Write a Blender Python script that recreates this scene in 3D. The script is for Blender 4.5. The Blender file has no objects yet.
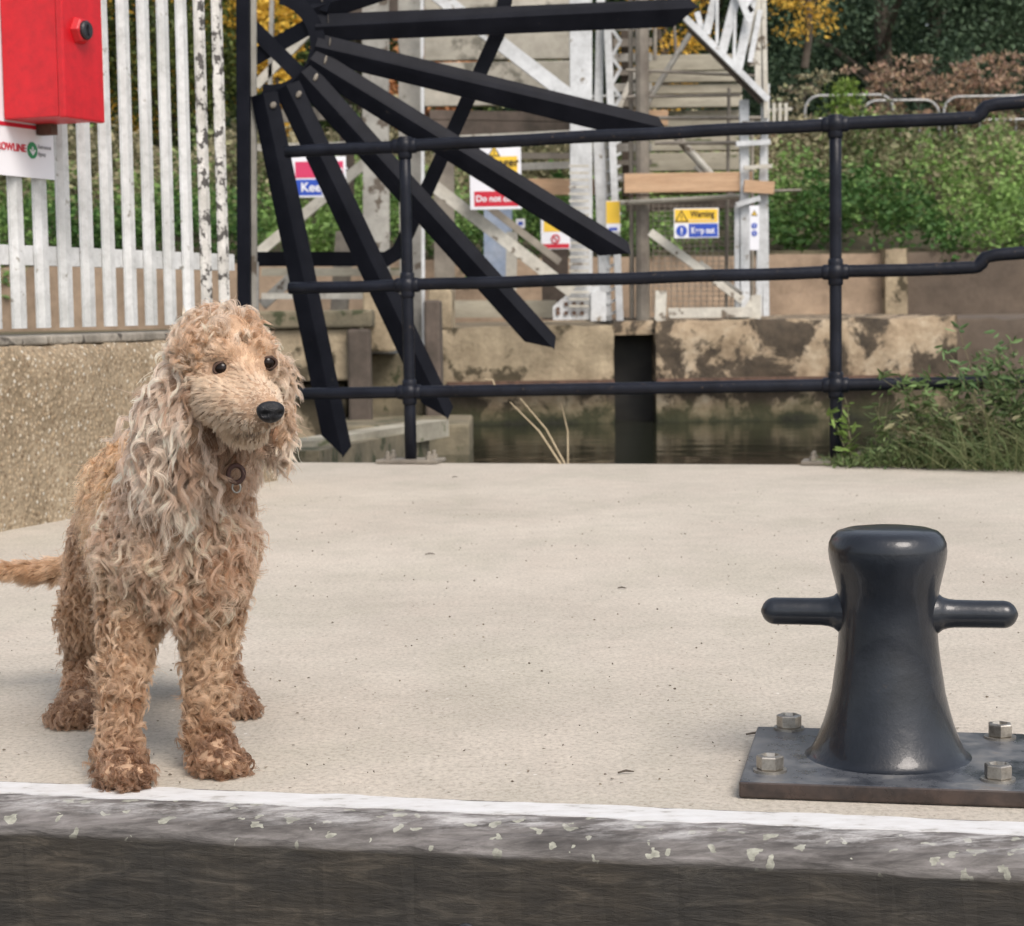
import bpy, math, random
import numpy as np
from mathutils import Vector, Matrix, Euler

rng = np.random.default_rng(7)
random.seed(7)
scene = bpy.context.scene
COL = scene.collection

# ------------------------------------------------------------------ camera
F_PX = 1900.0
W_PX, H_PX = 1024, 926
PITCH = math.atan((463 - 310) / F_PX)
ROLL = math.radians(0.9)
CAM = Vector((0, 0, 0.56))
cam_data = bpy.data.cameras.new('camera')
cam = bpy.data.objects.new('camera', cam_data)
COL.objects.link(cam)
cam_data.sensor_width = 36
cam_data.lens = F_PX / W_PX * 36
cam_data.clip_start = 0.05
cam_data.clip_end = 1000
cam_data.dof.use_dof = True
cam_data.dof.focus_distance = 2.35
cam_data.dof.aperture_fstop = 15
fwd = Vector((0, math.cos(PITCH), -math.sin(PITCH)))
r0 = Vector((1, 0, 0)); u0 = r0.cross(fwd)
# verticals of the photo lean a touch: their feet fall to the right
RIGHT = r0 * math.cos(ROLL) - u0 * math.sin(ROLL)
UP = u0 * math.cos(ROLL) + r0 * math.sin(ROLL)
R = Matrix((RIGHT, UP, -fwd)).transposed()
cam.matrix_world = Matrix.Translation(CAM) @ R.to_4x4()
scene.camera = cam

# ------------------------------------------------------------------ light
world = bpy.data.worlds.new('World')
scene.world = world
world.use_nodes = True
wn = world.node_tree
bg = wn.nodes['Background']
sky = wn.nodes.new('ShaderNodeTexSky')
sky.sky_type = 'NISHITA'
sky.sun_disc = False
SUN_EL, SUN_AZ = math.radians(50), math.radians(152)
sky.sun_elevation = SUN_EL
sky.sun_rotation = SUN_AZ
sky.air_density = 1.0
sky.dust_density = 3.0
sky.ozone_density = 1.0
hsv = wn.nodes.new('ShaderNodeHueSaturation')      # high thin cloud: a paler, less blue sky
hsv.inputs['Saturation'].default_value = 0.42
wn.links.new(sky.outputs[0], hsv.inputs['Color'])
wn.links.new(hsv.outputs[0], bg.inputs[0])
bg.inputs[1].default_value = 0.125
sun_data = bpy.data.lights.new('sun', 'SUN')
sun_data.energy = 1.5
sun_data.angle = math.radians(28)
sun_data.color = (1.0, 0.90, 0.82)
sun = bpy.data.objects.new('sun', sun_data)
COL.objects.link(sun)
sd = Vector((math.sin(SUN_AZ) * math.cos(SUN_EL), math.cos(SUN_AZ) * math.cos(SUN_EL), math.sin(SUN_EL)))
sun.rotation_euler = sd.to_track_quat('Z', 'Y').to_euler()
sun.location = (0, 0, 12)
scene.view_settings.view_transform = 'Standard'
scene.view_settings.look = 'None'
scene.view_settings.gamma = 1
scene.view_settings.exposure = 0.70
scene.cycles.max_bounces = 6
scene.cycles.transparent_max_bounces = 8
scene.cycles.use_denoising = True

# ------------------------------------------------------------------ helpers
def P(px, py, d):
    """The world point seen at this pixel of the photograph at forward distance d."""
    v = RIGHT * ((px - 512) / F_PX) + UP * (-(py - 463) / F_PX) + fwd
    return CAM + v * (d / v.y)

def G(px, py, z=0.0):
    v = RIGHT * ((px - 512) / F_PX) + UP * (-(py - 463) / F_PX) + fwd
    return CAM + v * ((z - CAM.z) / v.z)

def tag(o, label=None, cat=None, group=None, kind=None):
    if label: o['label'] = label
    if cat: o['category'] = cat
    if group: o['group'] = group
    if kind: o['kind'] = kind
    return o

def thing(name, label, cat, loc=(0, 0, 0), group=None):
    o = bpy.data.objects.new(name, None)
    COL.objects.link(o)
    o.location = loc
    o.empty_display_size = 0.1
    return tag(o, label, cat, group)

def wloc(o):
    v = Vector((0, 0, 0))
    while o is not None:
        v += Vector(o.location); o = o.parent
    return v

class MB:
    def __init__(s): s.v = []; s.f = []
    def add(s, vs, fs):
        n = len(s.v)
        s.v += [Vector(v) for v in vs]
        s.f += [tuple(i + n for i in f) for f in fs]
        return s
    def box(s, c, size, ax=None):
        c = Vector(c)
        X, Y, Z = ax if ax else (Vector((1, 0, 0)), Vector((0, 1, 0)), Vector((0, 0, 1)))
        a, b, h = size[0] / 2, size[1] / 2, size[2] / 2
        vs = [c + X * a * i + Y * b * j + Z * h * k for k in (-1, 1) for (i, j) in ((-1, -1), (1, -1), (1, 1), (-1, 1))]
        return s.add(vs, [(3, 2, 1, 0), (4, 5, 6, 7), (0, 1, 5, 4), (1, 2, 6, 5), (2, 3, 7, 6), (3, 0, 4, 7)])
    def bar(s, p0, p1, w, t, side=None):
        """Rectangular bar; w across (in the picture plane), t along side (depth)."""
        p0, p1 = Vector(p0), Vector(p1)
        d = (p1 - p0).normalized()
        side = Vector(side) if side else Vector((0, 1, 0))
        x = d.cross(side).normalized(); y = x.cross(d).normalized()
        return s.box((p0 + p1) / 2, (w, t, (p1 - p0).length), (x, y, d))
    def angle(s, p0, p1, w, t=0.006, side=None):
        """L-section steel."""
        p0, p1 = Vector(p0), Vector(p1)
        d = (p1 - p0).normalized()
        side = Vector(side) if side else Vector((0, 1, 0))
        x = d.cross(side).normalized(); y = x.cross(d).normalized()
        prof = [(-w/2, 0), (w/2, 0), (w/2, w), (w/2 - t, w), (w/2 - t, t), (-w/2, t)]
        return s.sweep([(p0, x, y), (p1, x, y)], prof)
    def sweep(s, frames, prof, cap=True, closed=True):
        n = len(prof); vs = []
        for p, x, y in frames:
            vs += [p + x * a + y * b for a, b in prof]
        fs = []
        for k in range(len(frames) - 1):
            for i in range(n if closed else n - 1):
                j = (i + 1) % n
                fs.append((k*n + i, k*n + j, (k+1)*n + j, (k+1)*n + i))
        if cap and closed:
            fs.append(tuple(range(n - 1, -1, -1)))
            fs.append(tuple((len(frames) - 1) * n + i for i in range(n)))
        return s.add(vs, fs)
    def tube(s, pts, r, n=10, cap=True):
        pts = [Vector(p) for p in pts]
        rs = r if isinstance(r, (list, tuple)) else [r] * len(pts)
        fr = []
        ref = Vector((0, 0, 1))
        d0 = (pts[1] - pts[0]).normalized()
        if abs(d0.z) > 0.9: ref = Vector((0, 1, 0))
        x = d0.cross(ref).normalized()
        vs = []
        for i, p in enumerate(pts):
            if i == 0: d = pts[1] - p
            elif i == len(pts) - 1: d = p - pts[i-1]
            else: d = (pts[i+1] - p).normalized() + (p - pts[i-1]).normalized()
            d.normalize()
            x = (x - d * x.dot(d)).normalized(); y = d.cross(x)
            vs += [p + (x * math.cos(a) + y * math.sin(a)) * rs[i] for a in [2*math.pi*k/n for k in range(n)]]
        fs = []
        for k in range(len(pts) - 1):
            for i in range(n):
                j = (i + 1) % n
                fs.append((k*n + i, k*n + j, (k+1)*n + j, (k+1)*n + i))
        if cap:
            fs.append(tuple(range(n - 1, -1, -1)))
            fs.append(tuple((len(pts) - 1) * n + i for i in range(n)))
        return s.add(vs, fs)
    def lathe(s, prof, c, n=48, axis=None):
        """prof: list of (r, z)."""
        c = Vector(c); vs = []; fs = []
        X, Y, Z = axis if axis else (Vector((1, 0, 0)), Vector((0, 1, 0)), Vector((0, 0, 1)))
        m = len(prof)
        for r, z in prof:
            r = max(r, 1e-5)
            vs += [c + (X * math.cos(a) + Y * math.sin(a)) * r + Z * z for a in [2*math.pi*k/n for k in range(n)]]
        for k in range(m - 1):
            for i in range(n):
                j = (i + 1) % n
                fs.append((k*n + i, k*n + j, (k+1)*n + j, (k+1)*n + i))
        fs.append(tuple(range(n - 1, -1, -1))); fs.append(tuple((m - 1) * n + i for i in range(n)))
        return s.add(vs, fs)
    def ball(s, c, r, n=12, m=8, sc=(1, 1, 1)):
        c = Vector(c); vs = [c + Vector((0, 0, r * sc[2]))]; fs = []
        for k in range(1, m):
            t = math.pi * k / m
            vs += [c + Vector((math.sin(t) * math.cos(2*math.pi*i/n) * r * sc[0], math.sin(t) * math.sin(2*math.pi*i/n) * r * sc[1], math.cos(t) * r * sc[2])) for i in range(n)]
        vs.append(c - Vector((0, 0, r * sc[2])))
        for i in range(n):
            fs.append((0, 1 + i, 1 + (i + 1) % n))
            fs.append((len(vs) - 1, 1 + (m - 2) * n + (i + 1) % n, 1 + (m - 2) * n + i))
        for k in range(m - 2):
            for i in range(n):
                j = (i + 1) % n
                fs.append((1 + k*n + i, 1 + (k+1)*n + i, 1 + (k+1)*n + j, 1 + k*n + j))
        return s.add(vs, fs)
    def prism(s, poly, c, X, Y, Z, depth):
        """poly in X/Y plane extruded along Z by depth."""
        c = Vector(c); n = len(poly)
        vs = [c + X * a + Y * b for a, b in poly] + [c + X * a + Y * b + Z * depth for a, b in poly]
        fs = [tuple(range(n - 1, -1, -1)), tuple(range(n, 2*n))] + [(i, (i+1) % n, n + (i+1) % n, n + i) for i in range(n)]
        return s.add(vs, fs)
    def build(s, name, mat, parent=None, smooth=False, bevel=0, seg=2):
        me = bpy.data.meshes.new(name)
        off = wloc(parent)
        me.from_pydata([tuple(v - off) for v in s.v], [], s.f)
        me.materials.append(mat)
        import bmesh
        b = bmesh.new(); b.from_mesh(me)
        bmesh.ops.recalc_face_normals(b, faces=b.faces)
        b.to_mesh(me); b.free()
        if smooth:
            for p in me.polygons: p.use_smooth = True
        me.update()
        o = bpy.data.objects.new(name, me)
        COL.objects.link(o)
        if parent: o.parent = parent
        if bevel:
            m = o.modifiers.new('bevel', 'BEVEL'); m.width = bevel; m.segments = seg; m.limit_method = 'ANGLE'
            m.harden_normals = False
        return o

def copy_tree(o, parent=None):
    c = o.copy(); COL.objects.link(c); c.parent = parent
    for ch in list(o.children): copy_tree(ch, c)
    return c

# ------------------------------------------------------------------ materials
def nodes_mat(name):
    m = bpy.data.materials.new(name); m.use_nodes = True
    nt = m.node_tree
    return m, nt, nt.nodes['Principled BSDF']

def N(nt, t, **kw):
    n = nt.nodes.new(t)
    for k, v in kw.items():
        if k in n.inputs: n.inputs[k].default_value = v
        else: setattr(n, k, v)
    return n

def ramp(nt, fac, stops, interp='LINEAR'):
    r = nt.nodes.new('ShaderNodeValToRGB'); r.color_ramp.interpolation = interp
    e = r.color_ramp.elements
    while len(e) < len(stops): e.new(0.5)
    for i, (p, c) in enumerate(stops):
        e[i].position = p; e[i].color = (*c, 1) if len(c) == 3 else c
    nt.links.new(fac, r.inputs[0]); return r.outputs[0]

def noise(nt, vec, scale, detail=6, rough=0.55, dist=0.0):
    n = N(nt, 'ShaderNodeTexNoise'); n.inputs['Scale'].default_value = scale
    n.inputs['Detail'].default_value = detail; n.inputs['Roughness'].default_value = rough
    n.inputs['Distortion'].default_value = dist
    nt.links.new(vec, n.inputs['Vector']); return n.outputs['Fac']

def mixc(nt, fac, a, b, mode='MIX'):
    m = nt.nodes.new('ShaderNodeMix'); m.data_type = 'RGBA'; m.blend_type = mode
    for s_, v in ((m.inputs[0], fac), (m.inputs[6], a), (m.inputs[7], b)):
        if hasattr(v, 'node'): nt.links.new(v, s_)
        elif isinstance(v, (int, float)): s_.default_value = v
        else: s_.default_value = (*v, 1) if len(v) == 3 else v
    return m.outputs[2]

def coords(nt, scale=(1, 1, 1)):
    g = nt.nodes.new('ShaderNodeNewGeometry')
    mp = nt.nodes.new('ShaderNodeMapping'); mp.inputs['Scale'].default_value = scale
    nt.links.new(g.outputs['Position'], mp.inputs[0])
    return mp.outputs[0]

def bump(nt, bs, height, strength=0.3, dist=0.01):
    b = nt.nodes.new('ShaderNodeBump'); b.inputs['Strength'].default_value = strength; b.inputs['Distance'].default_value = dist
    nt.links.new(height, b.inputs['Height']); nt.links.new(b.outputs[0], bs.inputs['Normal'])
    return b

def surf(name, c1, c2, scale=8, rough=0.7, bumps=0.2, bscale=40, metal=0.0, stretch=(1, 1, 1), spots=None, coat=0.0, sspots=30, amount=0.62, bdist=0.004):
    """Two-tone weathered surface, with optional spots (colour, coverage threshold)."""
    m, nt, bs = nodes_mat(name)
    vec = coords(nt, stretch)
    c = ramp(nt, noise(nt, vec, scale), [(0.3, c1), (0.7, c2)])
    if spots:
        f = noise(nt, vec, sspots, 4, 0.6)
        f2 = ramp(nt, f, [(amount, (0, 0, 0)), (amount + 0.05, (1, 1, 1))])
        c = mixc(nt, f2, c, spots)
    if c1[0] > 0.02 and not name.startswith('sign'):
        c = mixc(nt, 0.8, c, ramp(nt, noise(nt, vec, scale * 5.5, 7, 0.75), [(0.30, (0.72, 0.71, 0.70)), (0.5, (1.0, 1.0, 1.0)), (0.72, (1.22, 1.21, 1.20))]), 'MULTIPLY')
    nt.links.new(c, bs.inputs['Base Color'])
    bs.inputs['Roughness'].default_value = rough
    bs.inputs['Metallic'].default_value = metal
    bs.inputs['Coat Weight'].default_value = coat
    if max(c1) < 0.02: bs.inputs['Specular IOR Level'].default_value = {'fan_black_paint': 0.10, 'black_paint': 0.22}.get(name, 0.35)
    if bumps:
        bump(nt, bs, noise(nt, vec, bscale, 8, 0.65), bumps, bdist)
    return m

M = {}
M['black'] = surf('black_paint', (0.0055, 0.0065, 0.011), (0.012, 0.014, 0.022), 12, 0.34, 0.45, 45, spots=(0.055, 0.042, 0.034), sspots=45, amount=0.655)
M['fanblack'] = surf('fan_black_paint', (0.003, 0.0038, 0.007), (0.008, 0.009, 0.014), 9, 0.5, 0.2, 50, spots=(0.07, 0.06, 0.05), sspots=40, amount=0.71)
M['bollard'] = surf('bollard_paint', (0.005, 0.0065, 0.010), (0.018, 0.0215, 0.029), 14, 0.30, 0.5, 60, coat=0.35, spots=(0.035, 0.03, 0.026), sspots=34, amount=0.70, bdist=0.002)
M['fence'] = surf('fence_white_paint', (0.44, 0.45, 0.44), (0.62, 0.63, 0.63), 6, 0.5, 0.15, 60, spots=(0.26, 0.25, 0.22), sspots=24, amount=0.645)
M['fence_dirty'] = surf('fence_white_paint_lichen', (0.38, 0.37, 0.34), (0.66, 0.65, 0.62), 14, 0.7, 0.3, 60, spots=(0.07, 0.065, 0.06), sspots=30, amount=0.53)
M['white_steel'] = surf('white_steel', (0.44, 0.45, 0.45), (0.66, 0.68, 0.69), 3, 0.6, 0.2, 20, spots=(0.22, 0.19, 0.15), sspots=8, amount=0.63)
M['cream_steel'] = surf('cream_steel', (0.40, 0.37, 0.31), (0.60, 0.58, 0.51), 3, 0.7, 0.2, 20, spots=(0.14, 0.11, 0.08), sspots=7, amount=0.60)
M['grey_steel'] = surf('grey_steel', (0.20, 0.19, 0.17), (0.38, 0.37, 0.33), 2.5, 0.7, 0.2, 20, spots=(0.10, 0.08, 0.06), sspots=6, amount=0.58)
M['pole'] = surf('scaffold_pole', (0.13, 0.11, 0.09), (0.30, 0.27, 0.22), 3, 0.6, 0.2, 20)
M['dark_timber'] = surf('dark_timber', (0.05, 0.04, 0.03), (0.13, 0.10, 0.08), 3, 0.85, 0.4, 15)
M['slot'] = surf('near_black_slot', (0.012, 0.012, 0.012), (0.035, 0.032, 0.027), 4, 0.6, 0.4, 15)  # near-black colour for the set-back slot face
M['grey_board'] = surf('grey_board', (0.23, 0.21, 0.16), (0.42, 0.39, 0.31), 1.8, 0.85, 0.4, 20, stretch=(0.6, 1, 2.5), spots=(0.11, 0.12, 0.06), sspots=3, amount=0.6)
M['pale_panel'] = surf('pale_panel', (0.30, 0.28, 0.23), (0.48, 0.45, 0.38), 1.4, 0.85, 0.3, 20, spots=(0.16, 0.15, 0.12), sspots=2.2, amount=0.58)
M['tan_board'] = surf('tan_board', (0.42, 0.26, 0.15), (0.55, 0.37, 0.23), 4, 0.75, 0.2, 20, stretch=(0.5, 1, 5))
M['rust'] = surf('rusty_steel', (0.06, 0.035, 0.025), (0.16, 0.09, 0.06), 20, 0.8, 0.4, 60)
M['galv'] = surf('galvanised_steel', (0.26, 0.26, 0.25), (0.42, 0.42, 0.41), 10, 0.45, 0.1, 40, metal=0.4)
M['stainless'] = surf('stainless_steel', (0.26, 0.24, 0.21), (0.50, 0.47, 0.42), 60, 0.42, 0.2, 120, metal=0.9, bdist=0.001)
M['red'] = surf('red_plastic', (0.46, 0.004, 0.010), (0.53, 0.005, 0.013), 5, 0.42, 0.05, 40, coat=0.0)
M['signwhite'] = surf('sign_white', (0.74, 0.74, 0.78), (0.80, 0.80, 0.83), 5, 0.4, 0, 10)
M['signyellow'] = surf('sign_yellow', (0.80, 0.50, 0.03), (0.82, 0.55, 0.05), 5, 0.5, 0, 10)
M['signblue'] = surf('sign_blue', (0.015, 0.06, 0.40), (0.02, 0.08, 0.45), 5, 0.5, 0, 10)
M['signred'] = surf('sign_red', (0.50, 0.01, 0.03), (0.56, 0.015, 0.04), 5, 0.5, 0, 10)
M['signpink'] = surf('sign_pink_red', (0.55, 0.03, 0.10), (0.62, 0.04, 0.13), 5, 0.5, 0, 10)
M['signblack'] = surf('sign_black', (0.01, 0.01, 0.01), (0.02, 0.02, 0.02), 5, 0.5, 0, 10)
M['signgreen'] = surf('sign_green', (0.02, 0.22, 0.08), (0.03, 0.25, 0.09), 5, 0.5, 0, 10)
M['signgrey'] = surf('sign_grey', (0.30, 0.30, 0.32), (0.36, 0.36, 0.38), 5, 0.5, 0, 10)
M['lockblack'] = surf('lock_black', (0.012, 0.012, 0.014), (0.03, 0.03, 0.035), 30, 0.35, 0.1, 60)
M['wallstone'] = surf('rough_coping', (0.16, 0.145, 0.12), (0.36, 0.33, 0.28), 9, 0.9, 0.9, 30, spots=(0.07, 0.062, 0.052), sspots=12, amount=0.56, bdist=0.01)

def make_concrete():
    m, nt, bs = nodes_mat('quay_concrete')
    vec = coords(nt)
    big = noise(nt, vec, 1.6, 5, 0.55)
    c = ramp(nt, big, [(0.3, (0.42, 0.383, 0.328)), (0.7, (0.51, 0.468, 0.405))])
    v2 = coords(nt, (1.0, 0.85, 1.0))
    f = noise(nt, v2, 130, 9, 0.8)
    c = mixc(nt, 0.75, c, ramp(nt, f, [(0.32, (0.42, 0.39, 0.35)), (0.5, (1.0, 1.0, 1.0)), (0.70, (1.36, 1.35, 1.33))]), 'MULTIPLY')
    st = noise(nt, coords(nt, (1.0, 0.6, 1.0)), 3.2, 7, 0.65, 0.6)
    c = mixc(nt, 0.8, c, ramp(nt, st, [(0.36, (0.92, 0.93, 0.91)), (0.5, (1.0, 1.0, 1.0)), (0.66, (1.05, 1.03, 1.03))]), 'MULTIPLY')
    mid = noise(nt, vec, 14, 6, 0.7)
    c = mixc(nt, 0.6, c, ramp(nt, mid, [(0.3, (0.86, 0.85, 0.83)), (0.7, (1.10, 1.09, 1.07))]), 'MULTIPLY')
    # dark grit and pale chips, thicker near the water's edge
    vo = N(nt, 'ShaderNodeTexVoronoi'); vo.inputs['Scale'].default_value = 60
    nt.links.new(vec, vo.inputs['Vector'])
    pit = ramp(nt, vo.outputs['Distance'], [(0.10, (1, 1, 1)), (0.17, (0, 0, 0))])
    gate = ramp(nt, noise(nt, vec, 25, 3, 0.5), [(0.56, (0, 0, 0)), (0.64, (1, 1, 1))])
    mm = mixc(nt, 1.0, pit, gate, 'MULTIPLY')
    c = mixc(nt, mm, c, (0.14, 0.115, 0.09))
    vo2 = N(nt, 'ShaderNodeTexVoronoi'); vo2.inputs['Scale'].default_value = 38
    nt.links.new(v2, vo2.inputs['Vector'])
    chip = ramp(nt, vo2.outputs['Distance'], [(0.07, (1, 1, 1)), (0.11, (0, 0, 0))])
    gate2 = ramp(nt, noise(nt, vec, 17, 3, 0.5), [(0.60, (0, 0, 0)), (0.66, (1, 1, 1))])
    c = mixc(nt, mixc(nt, 1.0, chip, gate2, 'MULTIPLY'), c, (0.72, 0.70, 0.66))
    nt.links.new(c, bs.inputs['Base Color'])
    bs.inputs['Roughness'].default_value = 0.88
    bump(nt, bs, f, 0.5, 0.003)
    return m
M['concrete'] = make_concrete()

def make_aggregate():
    m, nt, bs = nodes_mat('exposed_aggregate_concrete')
    vec = coords(nt)
    c = ramp(nt, noise(nt, vec, 5, 5, 0.6), [(0.3, (0.19, 0.145, 0.09)), (0.7, (0.35, 0.28, 0.19))])
    vo = N(nt, 'ShaderNodeTexVoronoi'); vo.inputs['Scale'].default_value = 80; vo.inputs['Randomness'].default_value = 1
    nt.links.new(vec, vo.inputs['Vector'])
    stone = ramp(nt, vo.outputs['Distance'], [(0.30, (1, 1, 1)), (0.50, (0, 0, 0))])
    sep = N(nt, 'ShaderNodeSeparateColor'); nt.links.new(vo.outputs['Color'], sep.inputs[0])
    sc = ramp(nt, sep.outputs[0], [(0.0, (0.16, 0.11, 0.065)), (0.40, (0.36, 0.27, 0.17)), (0.78, (0.42, 0.34, 0.24)), (0.95, (0.50, 0.46, 0.385))])
    c = mixc(nt, stone, c, sc)
    dk = ramp(nt, noise(nt, vec, 70, 4, 0.6), [(0.3, (0.45, 0.42, 0.38)), (0.55, (1, 1, 1))])
    c = mixc(nt, 0.7, c, dk, 'MULTIPLY')
    nt.links.new(c, bs.inputs['Base Color'])
    bs.inputs['Roughness'].default_value = 0.85
    inv = nt.nodes.new('ShaderNodeMath'); inv.operation = 'SUBTRACT'; inv.inputs[0].default_value = 1
    nt.links.new(vo.outputs['Distance'], inv.inputs[1])
    bump(nt, bs, inv.outputs[0], 0.6, 0.006)
    return m
M['aggregate'] = make_aggregate()

def make_lockwall():
    """Pale render peeling off dark stone, green and dark towards the waterline."""
    m, nt, bs = nodes_mat('peeling_lock_wall')
    vec = coords(nt)
    pale = ramp(nt, noise(nt, vec, 5, 9, 0.7), [(0.3, (0.20, 0.145, 0.09)), (0.5, (0.36, 0.275, 0.18)), (0.7, (0.52, 0.43, 0.31))])
    dark = ramp(nt, noise(nt, vec, 8, 6, 0.6), [(0.3, (0.035, 0.027, 0.018)), (0.7, (0.10, 0.075, 0.05))])
    f = ramp(nt, noise(nt, vec, 2.4, 9, 0.68, 0.35), [(0.47, (0, 0, 0)), (0.52, (1, 1, 1))])
    c = mixc(nt, f, pale, dark)
    g = nt.nodes.new('ShaderNodeNewGeometry'); sx = nt.nodes.new('ShaderNodeSeparateXYZ')
    nt.links.new(g.outputs['Position'], sx.inputs[0])
    ma = nt.nodes.new('ShaderNodeMath'); ma.operation = 'MULTIPLY_ADD'
    nt.links.new(noise(nt, vec, 4, 6, 0.6), ma.inputs[0]); ma.inputs[1].default_value = 0.35
    nt.links.new(sx.outputs['Z'], ma.inputs[2])
    mp = nt.nodes.new('ShaderNodeMapRange'); mp.inputs[1].default_value = -0.30; mp.inputs[2].default_value = 0.30
    nt.links.new(ma.outputs[0], mp.inputs[0])
    algae = ramp(nt, mp.outputs[0], [(0.0, (0.022, 0.022, 0.014)), (0.25, (0.06, 0.065, 0.025)), (0.5, (0.15, 0.125, 0.06))])
    low = ramp(nt, mp.outputs[0], [(0.10, (1, 1, 1)), (0.42, (0, 0, 0))])
    c = mixc(nt, low, c, algae)
    nt.links.new(c, bs.inputs['Base Color'])
    bs.inputs['Roughness'].default_value = 0.9
    bump(nt, bs, noise(nt, vec, 12, 8, 0.7), 0.7, 0.03)
    return m
M['lockwall'] = make_lockwall()
M['blockwall'] = surf('pale_stone_block', (0.21, 0.165, 0.105), (0.43, 0.35, 0.235), 4, 0.9, 0.8, 20, spots=(0.075, 0.06, 0.035), sspots=3.0, amount=0.54, bdist=0.02)
M['mosswall'] = surf('mossy_stone', (0.10, 0.09, 0.06), (0.24, 0.20, 0.13), 3, 0.9, 0.6, 20, spots=(0.05, 0.055, 0.025), sspots=5, amount=0.55, bdist=0.02)
M['earth'] = surf('brown_earth_wall', (0.20, 0.145, 0.10), (0.38, 0.285, 0.20), 1.6, 0.95, 0.4, 8, bdist=0.03)
M['darkearth'] = surf('dark_earth_wall', (0.085, 0.066, 0.05), (0.15, 0.115, 0.085), 0.8, 0.95, 0.4, 8, bdist=0.03)
M['bank'] = surf('bank_soil', (0.05, 0.045, 0.025), (0.10, 0.085, 0.05), 2, 0.95, 0.5, 8)

def make_fender():
    m, nt, bs = nodes_mat('weathered_fender_timber')
    vec = coords(nt)
    long_ = coords(nt, (0.25, 1, 1.6))
    grain = noise(nt, long_, 60, 8, 0.7, 0.4)
    c = ramp(nt, grain, [(0.28, (0.055, 0.05, 0.048)), (0.5, (0.15, 0.14, 0.135)), (0.75, (0.27, 0.255, 0.25))])
    blot = noise(nt, long_, 16, 7, 0.7)
    c = mixc(nt, 0.85, c, ramp(nt, blot, [(0.36, (0.30, 0.28, 0.26)), (0.5, (0.85, 0.83, 0.80)), (0.62, (1.35, 1.33, 1.32))]), 'MULTIPLY')
    # lichen rosettes
    vo = N(nt, 'ShaderNodeTexVoronoi'); vo.voronoi_dimensions = '2D'; vo.inputs['Scale'].default_value = 38
    wob = nt.nodes.new('ShaderNodeVectorMath'); wob.operation = 'MULTIPLY_ADD'
    nz = N(nt, 'ShaderNodeTexNoise'); nz.inputs['Scale'].default_value = 60; nt.links.new(vec, nz.inputs['Vector'])
    nt.links.new(nz.outputs['Color'], wob.inputs[0]); wob.inputs[1].default_value = (0.03,) * 3
    nt.links.new(vec, wob.inputs[2]); nt.links.new(wob.outputs[0], vo.inputs['Vector'])
    sep = N(nt, 'ShaderNodeSeparateColor'); nt.links.new(vo.outputs['Color'], sep.inputs[0])
    size = nt.nodes.new('ShaderNodeMath'); size.operation = 'MULTIPLY'; size.inputs[1].default_value = 0.28
    nt.links.new(sep.outputs[1], size.inputs[0])
    lt = nt.nodes.new('ShaderNodeMath'); lt.operation = 'LESS_THAN'
    nt.links.new(vo.outputs['Distance'], lt.inputs[0]); nt.links.new(size.outputs[0], lt.inputs[1])
    gt = nt.nodes.new('ShaderNodeMath'); gt.operation = 'GREATER_THAN'; gt.inputs[1].default_value = 0.28
    nt.links.new(sep.outputs[0], gt.inputs[0])
    mu = nt.nodes.new('ShaderNodeMath'); mu.operation = 'MULTIPLY'
    nt.links.new(lt.outputs[0], mu.inputs[0]); nt.links.new(gt.outputs[0], mu.inputs[1])
    mu2 = nt.nodes.new('ShaderNodeMath'); mu2.operation = 'MULTIPLY'; mu2.inputs[1].default_value = 0.85
    nt.links.new(mu.outputs[0], mu2.inputs[0])
    c = mixc(nt, mu2.outputs[0], c, ramp(nt, noise(nt, vec, 90, 3, 0.6), [(0.35, (0.20, 0.20, 0.16)), (0.65, (0.40, 0.40, 0.33))]))
    g0 = nt.nodes.new('ShaderNodeNewGeometry'); s0 = nt.nodes.new('ShaderNodeSeparateXYZ')
    nt.links.new(g0.outputs['Position'], s0.inputs[0])
    m0 = nt.nodes.new('ShaderNodeMapRange'); m0.inputs[1].default_value = -0.010; m0.inputs[2].default_value = -0.003
    nt.links.new(s0.outputs['Z'], m0.inputs[0])
    scuff = ramp(nt, noise(nt, coords(nt, (0.3, 1, 1)), 34, 8, 0.75), [(0.46, (0, 0, 0)), (0.62, (1, 1, 1))])
    c = mixc(nt, mixc(nt, 1.0, m0.outputs[0], scuff, 'MULTIPLY'), c, (0.42, 0.41, 0.40))
    # the face below the arris is coloured darker and brown-streaked
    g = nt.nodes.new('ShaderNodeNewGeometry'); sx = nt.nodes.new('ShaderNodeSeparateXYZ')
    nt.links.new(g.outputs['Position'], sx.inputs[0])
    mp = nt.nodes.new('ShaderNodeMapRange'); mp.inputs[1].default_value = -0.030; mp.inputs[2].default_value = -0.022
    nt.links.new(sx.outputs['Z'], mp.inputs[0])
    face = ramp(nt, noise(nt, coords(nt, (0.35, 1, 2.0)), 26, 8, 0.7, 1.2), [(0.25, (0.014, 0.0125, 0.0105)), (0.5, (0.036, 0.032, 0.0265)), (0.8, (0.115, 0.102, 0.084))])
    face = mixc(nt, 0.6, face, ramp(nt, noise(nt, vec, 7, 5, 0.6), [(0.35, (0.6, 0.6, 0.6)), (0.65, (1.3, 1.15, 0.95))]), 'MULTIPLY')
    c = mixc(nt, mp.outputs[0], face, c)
    nt.links.new(c, bs.inputs['Base Color'])
    bs.inputs['Roughness'].default_value = 0.72
    bump(nt, bs, grain, 0.6, 0.004)
    return m
M['fender'] = make_fender()

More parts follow.
